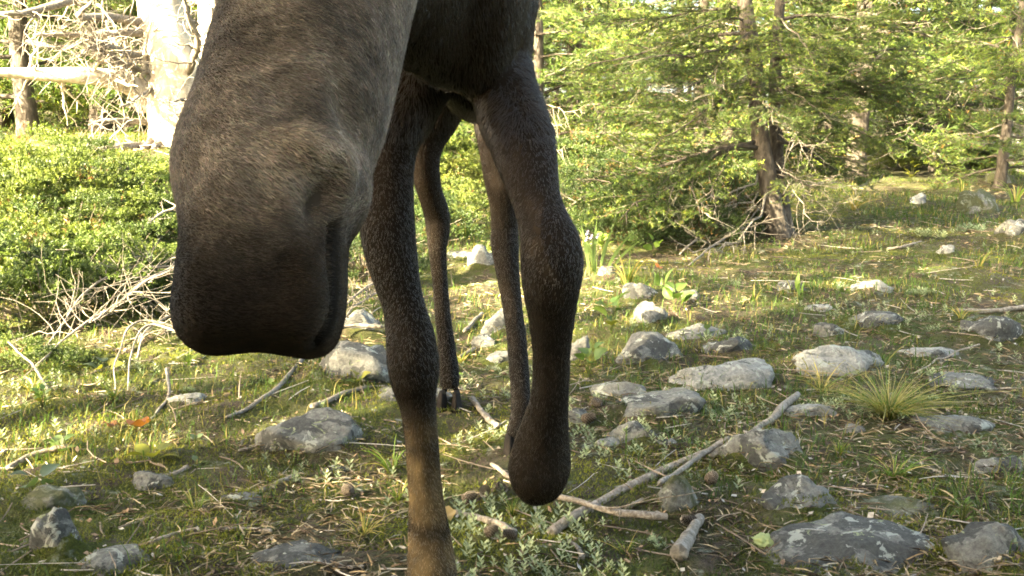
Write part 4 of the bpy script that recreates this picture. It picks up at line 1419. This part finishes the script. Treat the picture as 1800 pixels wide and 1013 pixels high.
def shrub(px, py, rad, kind, label, hz=1.0, name='juniper', src=None, rz=None):
    g, d = ground(px, py)
    g = g + np.array([0, rad * 0.6, 0])
    g[2] = float(H(g[0], g[1])) - 0.03
    o = add_obj(name, (src or JUN)[kind], None, g, (0, 0, rj.uniform(0, 6.28)), (rad, rad, rad * hz))
    return tag(o, label, 'shrub')


for a in [(30, 588, 0.48, 0, 'juniper bush at the left edge behind the brush', .95), (140, 540, 0.42, 1, 'green juniper directly behind the forked brush', .9), (258, 512, 0.42, 0, 'juniper touching the muzzle above the brush', .7),
          (-70, 530, 0.6, 2, 'juniper cut by the left edge of the picture', .8), (85, 478, 0.46, 1, 'sunlit middle juniper with bleached yellow tips', .85), (225, 450, 0.42, 2, 'browned juniper left of the muzzle', .8),
          (5, 425, 0.5, 0, 'tall juniper mound at the left edge, behind the middle juniper', 1.1), (165, 405, 0.5, 1, 'rounded sunlit juniper in front of the white boulder', .8), (300, 405, 0.45, 0, 'dark juniper half hidden by the moose head', .8),
          (60, 352, 0.5, 1, 'back juniper below the long pale limb', .7), (262, 330, 0.4, 2, 'small juniper at the foot of the pale dead pine', .8), (-60, 362, 0.55, 0, 'back juniper at the far left edge', .9),
          (35, 655, 0.24, 2, 'small sprawling juniper in front of the brush at the left edge', .8), (330, 560, 0.3, 1, 'low juniper shoot behind the muzzle', .6)]:
    shrub(*a)
for a in [(1000, 412, 0.42, 0, 'juniper right beside the lifted knee'), (1075, 424, 0.5, 1, 'low juniper behind the iris'), (1165, 420, 0.58, 0, 'dark green juniper in the middle of the right thicket'), (1255, 408, 0.6, 1, 'juniper next to the trunk of the forked fir'),
          (1040, 362, 0.65, 1, 'back juniper behind the iris'), (1160, 358, 0.7, 2, 'browned back juniper under the drooping fir bough'), (1285, 352, 0.65, 0, 'juniper behind the trunk of the forked fir'),
          (1118, 436, 0.40, 1, 'front dark juniper between the iris and the dry branch'), (1205, 438, 0.42, 0, 'front dark juniper left of the dry branch at the fir'),
          (625, 492, 0.40, 0, 'small dark juniper between muzzle and planted foreleg'), (668, 440, 0.5, 1, 'juniper behind the planted foreleg')]:
    shrub(*a, src=DARK)
for a in [(735, 400, 0.45, 0, 'yellow green bush between the left pair of legs'), (800, 372, 0.4, 0, 'sunlit yellow green bush seen between the hind legs'), (850, 345, 0.6, 0, 'sunny bush behind the hind legs under the belly'), (760, 318, 0.8, 0, 'bright bush far behind under the belly'),
          (1000, 318, 0.8, 0, 'pale green bush behind the right thicket beside the moose'), (1140, 285, 1.0, 0, 'sunlit bush at the forest edge under the fir bough'), (1480, 292, 0.6, 0, 'green bush behind the forked fir'),
          (1560, 300, 0.5, 0, 'small green bush in the dry brush of the clearing'), (1660, 282, 0.7, 0, 'bush at the far clearing edge left of the thin young conifer'), (1745, 292, 0.55, 0, 'dark bush at the foot of the thin young conifer'),
          (1240, 262, 1.1, 0, 'far sunlit bush between the fir and the forest')]:
    shrub(*a, hz=0.8, name='bush', src=LUSH)

# ------------------------------------------------------------------ broad leaved plants
def leaf_mesh(kind):
    n = 9
    t = np.linspace(0, 1, n)
    if kind == 'ovate':
        w = 0.36 * np.sin(np.pi * t ** 0.72) ** 0.8
    elif kind == 'lance':
        w = 0.13 * np.sin(np.pi * t ** 0.8) ** 0.9
    else:
        w = 0.42 * np.sin(np.pi * t ** 0.6) ** 0.7 * (1 + 0.12 * np.sin(t * 40))
    z = 0.16 * np.sin(t * 2.6)
    mid = np.stack([t, 0 * t, z], 1)
    V = np.concatenate([mid, mid + np.stack([0 * t, w, 0.25 * w], 1), mid - np.stack([0 * t, w, -0.25 * w], 1)])
    i = np.arange(n - 1)
    F = np.concatenate([np.stack([i, i + 1, n + i + 1, n + i], 1), np.stack([i + 1, i, 2 * n + i, 2 * n + i + 1], 1)])
    return V, F


LEAF_COL = {'green': (0.075, 0.125, 0.032), 'yellow': (0.17, 0.18, 0.035), 'blue': (0.085, 0.125, 0.075), 'fresh': (0.12, 0.19, 0.05)}
LEAVES = {}
for k in ('ovate', 'lance', 'toothed'):
    V, F = leaf_mesh(k)
    for cn, cv in LEAF_COL.items():
        LEAVES[k, cn] = make_mesh('leaf', V, [(F, 0)], [M_LEAF], True, np.tile(np.array(cv), (len(V), 1)))
rl = np.random.default_rng(15)


def plant(px, py, size, n, kind, col, label, up=0.35, hgt=1.0, name='leafy_plant'):
    g, d = ground(px, py)
    s = size * d / F_PX
    o = add_obj(name, None, None, g)
    tag(o, label, 'plant')
    st = Geo()
    for k in range(n):
        a = k * 2.4 + rl.uniform(-0.4, 0.4)
        h = s * hgt * rl.uniform(0.3, 1.3)
        p = np.array([math.cos(a) * s * 0.25, math.sin(a) * s * 0.25, h])
        q = np.linspace(0, 1, 5)[:, None]
        st.tube(np.array([0, 0, -0.01]) * (1 - q) + p * q + np.array([0, 0, 0.2 * h]) * q * (1 - q), 0.0016, 4, 0, (0.08, 0.10, 0.03), cap=False)
        el = up + rl.uniform(-0.25, 0.35)
        sc = s * rl.uniform(0.5, 0.95)
        c = col if rl.random() > 0.15 else 'yellow'
        add_obj('leaf', LEAVES[kind, c], o, p, (rl.normal() * 0.35, -el, a), sc)
    add_obj('stem', st.mesh('stem', [M_LEAF]), o)
    return o


for a in [(1075, 588, 36, 10, 'toothed', 'green', 'leafy clump with rounded leaves right of the lifted leg', 0.3, 1.2),
          (1035, 662, 38, 7, 'toothed', 'green', 'shaded leafy plant close beside the lifted lower leg'),
          (1188, 548, 40, 7, 'ovate', 'green', 'broad leaved plant among the stones of the clearing', 0.5, 1.0),
          (1150, 452, 26, 6, 'ovate', 'fresh', 'small leafy plant in front of the right juniper thicket', 0.5, 1.0),
          (1060, 445, 24, 8, 'ovate', 'fresh', 'sunlit leafy sprout right of the iris'),
          (1240, 606, 24, 4, 'ovate', 'blue', 'pair of bluish leaves between the grey rocks'),
          (795, 690, 22, 6, 'ovate', 'green', 'small plant over the hind hoof', 0.2, 1.2),
          (270, 815, 42, 5, 'ovate', 'yellow', 'yellowish leaved plant on shaded moss under the muzzle', 0.15, 0.5),
          (108, 800, 36, 6, 'ovate', 'green', 'dark leaved plant left of the brown leaf', 0.2, 0.7),
          (65, 862, 46, 5, 'toothed', 'blue', 'plant with large greyish leaves at the left edge', 0.1, 0.5),
          (185, 662, 38, 5, 'toothed', 'blue', 'flat dark leaves under the arching twigs', 0.05, 0.5),
          (345, 790, 24, 4, 'ovate', 'blue', 'thin stemmed seedling with bluish leaves', 0.1, 1.6),
          (345, 822, 26, 4, 'ovate', 'blue', 'low bluish leaves left of the broad grey slab', 0.1, 0.4),
          (1400, 525, 42, 4, 'lance', 'fresh', 'upright lance leaved plant in the clearing', 1.15, 0.2),
          (1160, 512, 36, 4, 'lance', 'fresh', 'pale lance leaved shoot beside the sunlit grass', 1.1, 0.3),
          (630, 690, 24, 5, 'toothed', 'green', 'green herb on the dark rock behind the foreleg', 0.3, 1.0),
          (75, 720, 20, 10, 'ovate', 'fresh', 'sunlit green herb at the left edge below the brush', 0.6, 1.4),
          (1330, 690, 16, 6, 'ovate', 'green', 'tiny leafy sprout at the end of the whitish slab', 0.4, 1.0),
          (1690, 935, 20, 12, 'lance', 'fresh', 'fresh green herb beside the biggest foreground slab', 0.7, 2.2),
          (1600, 322, 18, 8, 'ovate', 'yellow', 'yellow leaved shoot at the back of the clearing', 0.4, 1.5),
          (480, 690, 18, 5, 'ovate', 'green', 'small green leaves beside the curved grey stick', 0.3, 1.0),
          (200, 712, 14, 8, 'ovate', 'fresh', 'little sprig left of the sunlit stone', 0.5, 1.2)]:
    plant(*a)

# iris with pale violet flowers
ip, idd = ground(1048, 478)
iris = add_obj('iris', None, None, ip)
tag(iris, 'wild iris with pale violet flowers beside the lifted knee', 'flower')
for k, (dx, h, lean) in enumerate([(-0.05, 0.30, -0.05), (-0.02, 0.34, 0.02), (0.03, 0.30, 0.08), (0.07, 0.26, 0.16), (0.10, 0.22, 0.2), (0.0, 0.28, -0.12)]):
    g = Geo()
    t = np.linspace(0, 1, 7)
    c_ = np.stack([dx + lean * t ** 1.5, 0.02 * (k % 3 - 1) + 0 * t, h * t], 1)
    w_ = 0.012 * np.sin(np.pi * (0.15 + 0.85 * t)) + 0.0005
    V = np.concatenate([c_ - np.stack([w_, 0 * w_, 0 * w_], 1), c_ + np.stack([w_, 0.4 * w_, 0 * w_], 1)])
    i = np.arange(6)
    g.add(V, np.stack([i, i + 7, i + 8, i + 1], 1), 0, (0.13, 0.19, 0.07))
    add_obj('leaf', g.mesh('leaf', [M_LEAF], True), iris)
V, F = leaf_mesh('ovate')
PET = make_mesh('petal', V, [(F, 0)], [M_PETAL], True, np.tile(np.array([0.34, 0.31, 0.58]), (len(V), 1)))
for fx, fz in ((-0.06, 0.245), (-0.035, 0.22), (-0.065, 0.205), (0.005, 0.225)):
    g = Geo()
    q = np.linspace(0, 1, 5)[:, None]
    g.tube(np.array([fx * 0.3, 0, 0]) * (1 - q) + np.array([fx, -0.03, fz]) * q, 0.0025, 5, 0, (0.10, 0.15, 0.05))
    f = add_obj('flower', g.mesh('flower_stalk', [M_LEAF]), iris)
    for k in range(6):
        add_obj('petal', PET, f, (fx, -0.03, fz), (0, -0.9 if k % 2 else 0.5, k * 1.047), 0.024)

# ------------------------------------------------------------------ grass tufts
def tuft(px, py, hpx, n, label, dry=0.3, spread=0.6, wpx=3.0, name='grass_tuft', arch=0.5):
    g_, d = ground(px, py)
    h = hpx * d / F_PX
    r = rl
    a = r.uniform(0, 6.28, n)
    ln = h * r.uniform(0.55, 1.15, n)
    out = np.stack([np.cos(a), np.sin(a)], 1) * (spread * r.random(n) ** 0.7)[:, None]
    foot = np.stack([np.cos(a) * h * 0.12 * r.random(n), np.sin(a) * h * 0.12 * r.random(n), np.full(n, -0.01)], 1)
    m = 6
    t = np.linspace(0, 1, m)
    droop = r.uniform(0.2, 1.3, n) * arch
    C = foot[:, None] + np.stack([out[:, :1] * t * (0.5 + t), out[:, 1:] * t * (0.5 + t), (t - droop[:, None] * t ** 2.5)], -1) * ln[:, None, None]
    side = unit(np.stack([-np.sin(a), np.cos(a), 0 * a], 1) + 0.5 * r.normal(size=(n, 3)))
    w_ = wpx * 0.38 * d / F_PX * (1 - t ** 2) + 0.0002
    V = np.stack([C - side[:, None] * w_[None, :, None], C + side[:, None] * w_[None, :, None]], 2).reshape(-1, 3)
    b = (np.arange(n) * m * 2)[:, None] + np.arange(m - 1)[None] * 2
    F = np.stack([b, b + 1, b + 3, b + 2], -1).reshape(-1, 4)
    isdry = r.random(n) < dry
    c = np.where(isdry[:, None], np.array([0.34, 0.29, 0.12]), np.array([0.11, 0.17, 0.035])) * r.uniform(0.7, 1.3, (n, 1))
    C4 = np.repeat(c, m * 2, 0)
    o = add_obj(name, make_mesh('blades', V, [(F, 0)], [M_GRASS], False, C4), None, g_)
    return tag(o, label, 'grass')


for a in [(1560, 735, 90, 330, 'big sunlit tuft of dry straw coloured grass', .7, 1.5, 2.2), (1102, 505, 70, 60, 'upright pale grass tuft by the sunlit stones', .5, .35, 2.6), (900, 905, 45, 40, 'small bright grass tuft under the lifted hoof', .3, .5, 2.5),
          (690, 830, 85, 14, 'long bent grass blades beside the planted leg', .1, .9, 4.5), (560, 800, 60, 40, 'grass growing at the foot of the broad grey slab', .2, .7, 2.5), (1550, 650, 60, 14, 'thin green blades right of the large pale rock', .3, .5, 4.0),
          (1425, 660, 55, 24, 'wispy grass at the left of the large pale rock', .4, .6, 2.5), (1325, 530, 50, 10, 'thin upright blades in the middle of the clearing', .4, .4, 3.5), (1720, 470, 50, 12, 'grass blades in the mossy clearing', .3, .5, 3.0),
          (1785, 355, 55, 20, 'tall green blades beside the dark boulder', .3, .7, 4.0), (1690, 345, 45, 18, 'green blades left of the dark boulder', .3, .5, 3.5), (1640, 290, 60, 40, 'far grass under the shaggy conifer', .4, .5, 3.0),
          (1570, 840, 55, 46, 'dark green grass below the dry grass tuft', .3, .9, 2.8), (1475, 800, 50, 40, 'thin grass beside the two toned slab', .2, .5, 2.0), (200, 705, 55, 26, 'bright grass on the sunlit left bank', .3, .7, 3.5), (60, 690, 50, 24, 'sunlit grass at the left edge under the brush', .5, .7, 3.5),
          (345, 900, 70, 34, 'shaded grass under the middle of the muzzle', .2, .5, 2.6), (700, 880, 60, 30, 'grass blades left of the planted lower leg', .4, .7, 3.0), (760, 700, 45, 10, 'few blades in front of the hind hoof', .1, .5, 3.5), (810, 640, 45, 30, 'grass between the hind legs', .4, .7, 2.5),
          (1225, 720, 40, 30, 'fine grass behind the long brown stick', .6, .9, 2.2), (1690, 560, 40, 26, 'grass around the end of the long pale stick', .5, .9, 2.2), (330, 640, 50, 18, 'fresh green grass below the muzzle', .2, .6, 3.0), (640, 940, 55, 40, 'dry grass at the bottom beside the planted leg', .7, 1.1, 2.5),
          (820, 420, 60, 50, 'sunlit weeds seen between the hind legs', .4, .5, 3.5), (1450, 960, 40, 20, 'short green blades before the biggest foreground slab', .3, .7, 3.0), (1100, 975, 40, 30, 'grass at the bottom edge beside the driftwood', .4, .9, 2.6),
          (1330, 360, 60, 60, 'pale dry grass at the foot of the forked fir', .8, .9, 3.0), (1500, 370, 40, 60, 'pale grass behind the clearing stones', .6, .9, 2.5), (1445, 690, 60, 34, 'straw blades lying before the large pale rock', .8, 1.5, 2.2)]:
    tuft(*a)

# ------------------------------------------------------------------ silvery plants
def silver_mesh(r, n=9):
    g = Geo()
    for s in range(n):
        p = np.array([r.normal() * 0.5, r.normal() * 0.5, 0.0])
        h = r.uniform(0.25, 0.8)
        k = 12
        u = np.linspace(0.1, 1, k)
        a = np.arange(k) * 2.4 + r.random() * 6
        P = p + np.stack([0 * u, 0 * u, u * h], 1)
        D = np.stack([np.cos(a), np.sin(a), 0.5 + 0.6 * u], 1) * (0.42 * (1.1 - 0.6 * u))[:, None]
        Wd = np.stack([-np.sin(a), np.cos(a), 0 * a], 1) * 0.085
        c = np.array([0.24, 0.30, 0.22]) * r.uniform(0.75, 1.2, (k, 1))
        g.kites(P, D, Wd, 0, c)
    return g


SILV = [silver_mesh(rl, n).mesh('rosettes', [M_SILVER]) for n in (5, 8, 12)]
for px_, py_, s_, k_, lb in [(1375, 862, 30, 1, 'silvery plant left of the round grey rock'), (1405, 915, 26, 1, 'silvery plant at the foot of the round grey rock'), (1455, 908, 22, 0, 'silvery sprout between the round rock and the mossy rock'),
                             (1575, 932, 36, 2, 'silvery plant growing on the biggest foreground slab'), (1150, 962, 34, 2, 'silvery plant left of the driftwood'), (1480, 508, 26, 1, 'silvery plant beside the pale stone of the clearing'),
                             (1250, 735, 30, 1, 'silvery plant behind the fork of the long stick'), (1190, 632, 24, 1, 'silvery plant at the right of the domed grey rock'), (1620, 520, 34, 2, 'wide silvery patch in the far moss'),
                             (1640, 420, 40, 2, 'silvery mat in the middle of the clearing'), (1700, 408, 36, 2, 'silvery mat below the dark boulder'), (1640, 705, 22, 1, 'silvery sprig right of the dry grass tuft'), (1700, 770, 20, 0, 'silvery sprig at the warm grey rock'),
                             (500, 800, 26, 1, 'silvery plant in front of the broad grey slab'), (560, 720, 26, 1, 'silvery plant behind the broad grey slab'), (330, 690, 22, 1, 'silvery plant beside the sunlit stone'), (1190, 838, 20, 0, 'silvery sprout above the wedge shaped rock'),
                             (1290, 505, 24, 1, 'silvery plant under the forked fir'), (600, 760, 24, 1, 'silvery plant at the right end of the broad grey slab'), (870, 450, 22, 1, 'silvery plant behind the lifted knee')]:
    g_, d_ = ground(px_, py_)
    tag(add_obj('silvery_plant', SILV[k_], None, g_, (0, 0, rl.uniform(0, 6)), s_ * 0.55 * d_ / F_PX), lb, 'plant')

# ------------------------------------------------------------------ pine cones, dead leaves, lichen
g = Geo()
nc = 90
u = np.arange(nc) / nc
a = np.arange(nc) * 2.39996
rad_ = 0.36 * np.sin(np.pi * (0.12 + 0.8 * u)) ** 0.8
Pc = np.stack([np.cos(a) * rad_ * 0.6, np.sin(a) * rad_ * 0.6, u * 1.3 - 0.6], 1)
Dc = np.stack([np.cos(a), np.sin(a), np.full(nc, 0.55)], 1) * 0.30 * (1.05 - 0.45 * u)[:, None]
Wc = np.stack([-np.sin(a), np.cos(a), 0 * a], 1) * 0.11
g.tube(np.stack([0 * u[::9], 0 * u[::9], u[::9] * 1.3 - 0.6], 1), 0.22 * np.sin(np.pi * (0.1 + 0.8 * u[::9])), 8, 0, (0.05, 0.04, 0.03))
for k, off in ((0, 0.0), (1, -0.04)):
    V = np.stack([Pc - Wc * 0.6, Pc + Wc * 0.6, Pc + Dc + Wc, Pc + Dc * 1.12 + np.array([0, 0, .03]), Pc + Dc - Wc], 1) + np.array([0, 0, off])
    F5 = np.arange(nc * 5).reshape(nc, 5)
    g.add(V.reshape(-1, 3), F5 if k == 0 else F5[:, ::-1], 0, (0.30, 0.26, 0.21) if k == 0 else (0.09, 0.07, 0.05))
CONE = g.mesh('pine_cone', [M_CONE])
for px_, py_, s_, lb in [(823, 893, 32, 'pine cone closest to the planted leg'), (852, 880, 30, 'middle pine cone of the group by the planted leg'), (880, 872, 26, 'pine cone at the right of the group by the planted leg'), (1250, 858, 34, 'pine cone right of the wedge shaped rock'),
                         (1213, 935, 34, 'pine cone touching the thick driftwood'), (862, 952, 32, 'pine cone near the bottom edge right of the planted leg'), (898, 958, 30, 'pine cone at the bottom edge below the crooked stick'), (1032, 752, 30, 'pine cone behind the lifted hoof'),
                         (1050, 722, 24, 'small pine cone at the tilted pale slab'), (612, 880, 34, 'pine cone on the moss left of the planted leg'), (1232, 572, 18, 'small pine cone beside the low grey rock'), (915, 880, 28, 'pine cone right under the lifted hoof')]:
    g_, d_ = ground(px_, py_)
    s_ = s_ * 0.64 * d_ / F_PX
    tag(add_obj('pine_cone', CONE, None, g_ + np.array([0, 0, 0.016 + 0.36 * s_]), (rl.uniform(1.2, 1.9), rl.uniform(-.4, .4), rl.uniform(0, 6.28)), s_), lb, 'pine cone')
V, F = leaf_mesh('toothed')
V = V + np.stack([0 * V[:, 0], 0 * V[:, 0], 0.35 * V[:, 1] ** 2 + 0.15 * np.sin(V[:, 0] * 9)], 1)
for px_, py_, s_, c_, lb in [(238, 756, 48, (0.26, 0.105, 0.035), 'curled orange brown dead leaf on the shaded ground'), (212, 758, 34, (0.22, 0.09, 0.035), 'brown dead leaf left of the curled orange one'), (645, 905, 26, (0.18, 0.11, 0.06), 'dull dead leaf left of the planted leg'),
                             (792, 920, 34, (0.34, 0.27, 0.16), 'tan dead leaf behind the planted hoof'), (1160, 476, 18, (0.36, 0.14, 0.09), 'reddish dead leaf before the right juniper thicket')]:
    g_, d_ = ground(px_, py_)
    tag(add_obj('dead_leaf', make_mesh('dead_leaf', V, [(F, 0)], [M_LEAF], True, np.tile(np.array(c_), (len(V), 1))), None, g_ + np.array([0, 0, 0.006]), (rl.normal() * .3, -0.25, rl.uniform(0, 6.28)), s_ * d_ / F_PX), lb, 'leaf')
g_, d_ = ground(1342, 968)
V = ICO_V * (1 + 0.25 * fbm(ICO_V[:, 0] * 5, ICO_V[:, 1] * 5, ICO_V[:, 2] * 5, 3))[:, None] * np.array([1, 1, 0.8])
tag(add_obj('lichen_clump', make_mesh('lichen_clump', V, [(ICO_F, 0)], [M_SILVER], True, np.tile(np.array([0.30, 0.36, 0.20]), (len(V), 1))), None, g_ + np.array([0, 0, 0.018]), None, 0.026), 'pale green round lichen clump left of the biggest slab', 'lichen')

# ------------------------------------------------------------------ what nobody could count: litter, moss, small grass
rg = np.random.default_rng(101)


def scatter(n, dmin, dmax, p=1.0, wid=0.60):
    d = np.exp(rg.uniform(math.log(dmin), math.log(dmax), n)) if p == 1.0 else rg.uniform(dmin, dmax, n)
    x = rg.uniform(-wid, wid, n) * d
    return x, d, HG(x, d)


def patch(x, y, f, thr, seed, soft=0.25):
    return rg.random(len(x)) < np.clip((fbm(x * f + seed, y * f, seed, 3) - thr) / soft, 0, 1)


def stuff(name, label, geo, mats):
    o = add_obj(name, geo.mesh(name, mats))
    o['kind'] = 'stuff'
    o['label'] = label


x_, y_, z_ = scatter(44000, 1.6, 12)
k = ~patch(x_, y_, 2.1, 0.05, 31.0, 0.5)
x_, y_, z_ = x_[k], y_[k], z_[k]
n = len(x_)
a = rg.uniform(0, 6.28, n)
ln = rg.uniform(0.025, 0.065, n)
D = np.stack([np.cos(a), np.sin(a), rg.normal(size=n) * 0.16], 1) * ln[:, None]
Wd = np.stack([-np.sin(a), np.cos(a), rg.normal(size=n) * 0.5], 1) * (0.0009 + 0.00022 * y_)[:, None]
P = np.stack([x_, y_, z_ + rg.uniform(0.002, 0.016, n)], 1)
c = np.array([[0.20, 0.145, 0.08], [0.13, 0.09, 0.05], [0.26, 0.22, 0.15], [0.08, 0.055, 0.035], [0.30, 0.24, 0.14]])[rg.integers(0, 5, n)] * rg.uniform(0.7, 1.2, (n, 1))
g = Geo()
V = np.stack([P - Wd, P + Wd, P + D * .5 + Wd * .9 + np.array([0, 0, .003]), P + D, P + D * .5 - Wd * .9 + np.array([0, 0, .003])], 1).reshape(-1, 3)
g.add(V, np.arange(n * 5).reshape(n, 5), 0, np.repeat(c, 5, 0))
stuff('needle_litter', 'brown fallen needles covering the forest floor', g, [M_LITTER])

x_, y_, z_ = scatter(5000, 1.6, 9)
n = len(x_)
a = rg.uniform(0, 6.28, n)
s = rg.uniform(0.006, 0.022, n)
D = np.stack([np.cos(a), np.sin(a), rg.normal(size=n) * 0.4], 1) * s[:, None]
Wd = np.stack([-np.sin(a), np.cos(a), rg.normal(size=n) * 0.4], 1) * (s * rg.uniform(0.15, 0.4, n))[:, None]
c = np.array([[0.22, 0.15, 0.09], [0.40, 0.34, 0.26], [0.10, 0.07, 0.05], [0.26, 0.17, 0.10], [0.30, 0.28, 0.24]])[rg.integers(0, 5, n)] * rg.uniform(0.7, 1.2, (n, 1))
g = Geo()
g.kites(np.stack([x_, y_, z_ + rg.uniform(0.004, 0.014, n)], 1), D, Wd, 0, c)
stuff('bark_litter', 'bark chips and leaf crumbs on the forest floor', g, [M_LITTER])

g = Geo()
x_, y_, z_ = scatter(900, 1.6, 9)
for i in range(len(x_)):
    a = rg.uniform(0, 6.28)
    L = rg.uniform(0.04, 0.16) * (1 + 0.1 * y_[i])
    q = np.linspace(0, 1, 4)[:, None]
    P = np.array([x_[i], y_[i], z_[i] + 0.008]) + np.array([math.cos(a), math.sin(a), rg.normal() * 0.12]) * L * q + rg.normal(size=3) * np.array([1, 1, .3]) * 0.2 * L * q * q
    cl = [(0.14, 0.11, 0.08), (0.34, 0.31, 0.27), (0.24, 0.19, 0.14)][i % 3]
    g.tube(P, rg.uniform(0.0012, 0.003) * np.array([1, .9, .8, .5]), 4, 0, cl, cap=False)
stuff('twig_litter', 'small broken twigs scattered on the forest floor', g, [M_LITTER])

x_, y_, z_ = scatter(260000, 1.6, 12)
k = patch(x_, y_, 2.1, -0.35, 31.0, 0.4)
x_, y_, z_ = x_[k], y_[k], z_[k]
n = len(x_)
a = rg.uniform(0, 6.28, n)
D = np.stack([np.cos(a) * 0.7, np.sin(a) * 0.7, rg.uniform(0.3, 1.0, n)], 1) * rg.uniform(0.006, 0.015, n)[:, None]
Wd = np.stack([-np.sin(a), np.cos(a), 0 * a], 1) * (0.0012 + 0.00035 * y_)[:, None]
tone = np.clip(0.5 + 0.8 * fbm(x_ * 3, y_ * 3, 9.0, 3) + 0.2 * rg.normal(size=n), 0, 1)[:, None]
c = np.array([0.034, 0.056, 0.007]) * (1 - tone) + np.array([0.140, 0.152, 0.015]) * tone
g = Geo()
g.tris(np.stack([x_, y_, z_ + 0.004 + 0.012 * np.clip(fbm(x_ * 9, y_ * 9, 3.0, 2), 0, 1)], 1), D, Wd, 0, c)
stuff('moss', 'yellow green moss patches between the stones', g, [M_GRASS])

x_, y_, z_ = scatter(6000, 1.6, 11)
k = patch(x_, y_, 1.9, 0.18, 71.0, 0.4)
x_, y_, z_ = x_[k], y_[k], z_[k]
n = len(x_)
kk = 11
a = np.tile(np.arange(kk) * 2.4, n) + np.repeat(rg.uniform(0, 6, n), kk)
u = np.tile(np.linspace(0, 1, kk), n)
s = np.repeat(rg.uniform(0.010, 0.020, n), kk)
P = np.repeat(np.stack([x_, y_, z_ + 0.004], 1), kk, 0) + np.stack([0 * u, 0 * u, u * s * 1.6], 1)
D = np.stack([np.cos(a), np.sin(a), 0.35 + 0.8 * u], 1) * (s * (1.1 - 0.5 * u))[:, None]
Wd = np.stack([-np.sin(a), np.cos(a), 0 * a], 1) * (s * 0.22)[:, None]
c = np.array([0.25, 0.30, 0.22]) * np.repeat(rg.uniform(0.6, 1.15, (n, 1)), kk, 0)
g = Geo()
g.kites(P, D, Wd, 0, c)
stuff('silvery_groundcover', 'low silvery leaves spread over the forest floor', g, [M_SILVER])

x_, y_, z_ = (np.concatenate(v) for v in zip(scatter(42000, 1.6, 16), scatter(30000, 5, 16)))
k = patch(x_, y_, 1.4, -0.3, 51.0, 0.7)
x_, y_, z_ = x_[k], y_[k], z_[k]
n = len(x_)
a = rg.uniform(0, 6.28, n)
h = rg.uniform(0.02, 0.085, n) * (1 + 0.02 * y_)
D1 = np.stack([np.cos(a) * 0.35, np.sin(a) * 0.35, 0 * a + 0.9], 1) * (h * 0.55)[:, None]
D2 = np.stack([np.cos(a) * 0.85, np.sin(a) * 0.85, rg.uniform(-0.1, 0.6, n)], 1) * (h * 0.6)[:, None]
Wd = np.stack([-np.sin(a), np.cos(a), 0 * a], 1) * (0.0008 + 0.00028 * y_)[:, None]
P = np.stack([x_, y_, z_], 1)
V = np.stack([P - Wd, P + Wd, P + D1 + Wd * .8, P + D1 + D2, P + D1 - Wd * .8], 1).reshape(-1, 3)
dry = rg.random(n) < 0.25
c = np.where(dry[:, None], np.array([0.20, 0.18, 0.075]), np.array([0.06, 0.11, 0.024])) * rg.uniform(0.7, 1.3, (n, 1))
g = Geo()
q5 = np.arange(n * 5).reshape(n, 5)
g.add(V, q5[:, [0, 1, 2, 4]], 0, np.repeat(c, 5, 0))
g.F.append((q5[:, [4, 2, 3]], 0))
stuff('grass', 'thin short grass scattered over the forest floor', g, [M_GRASS])
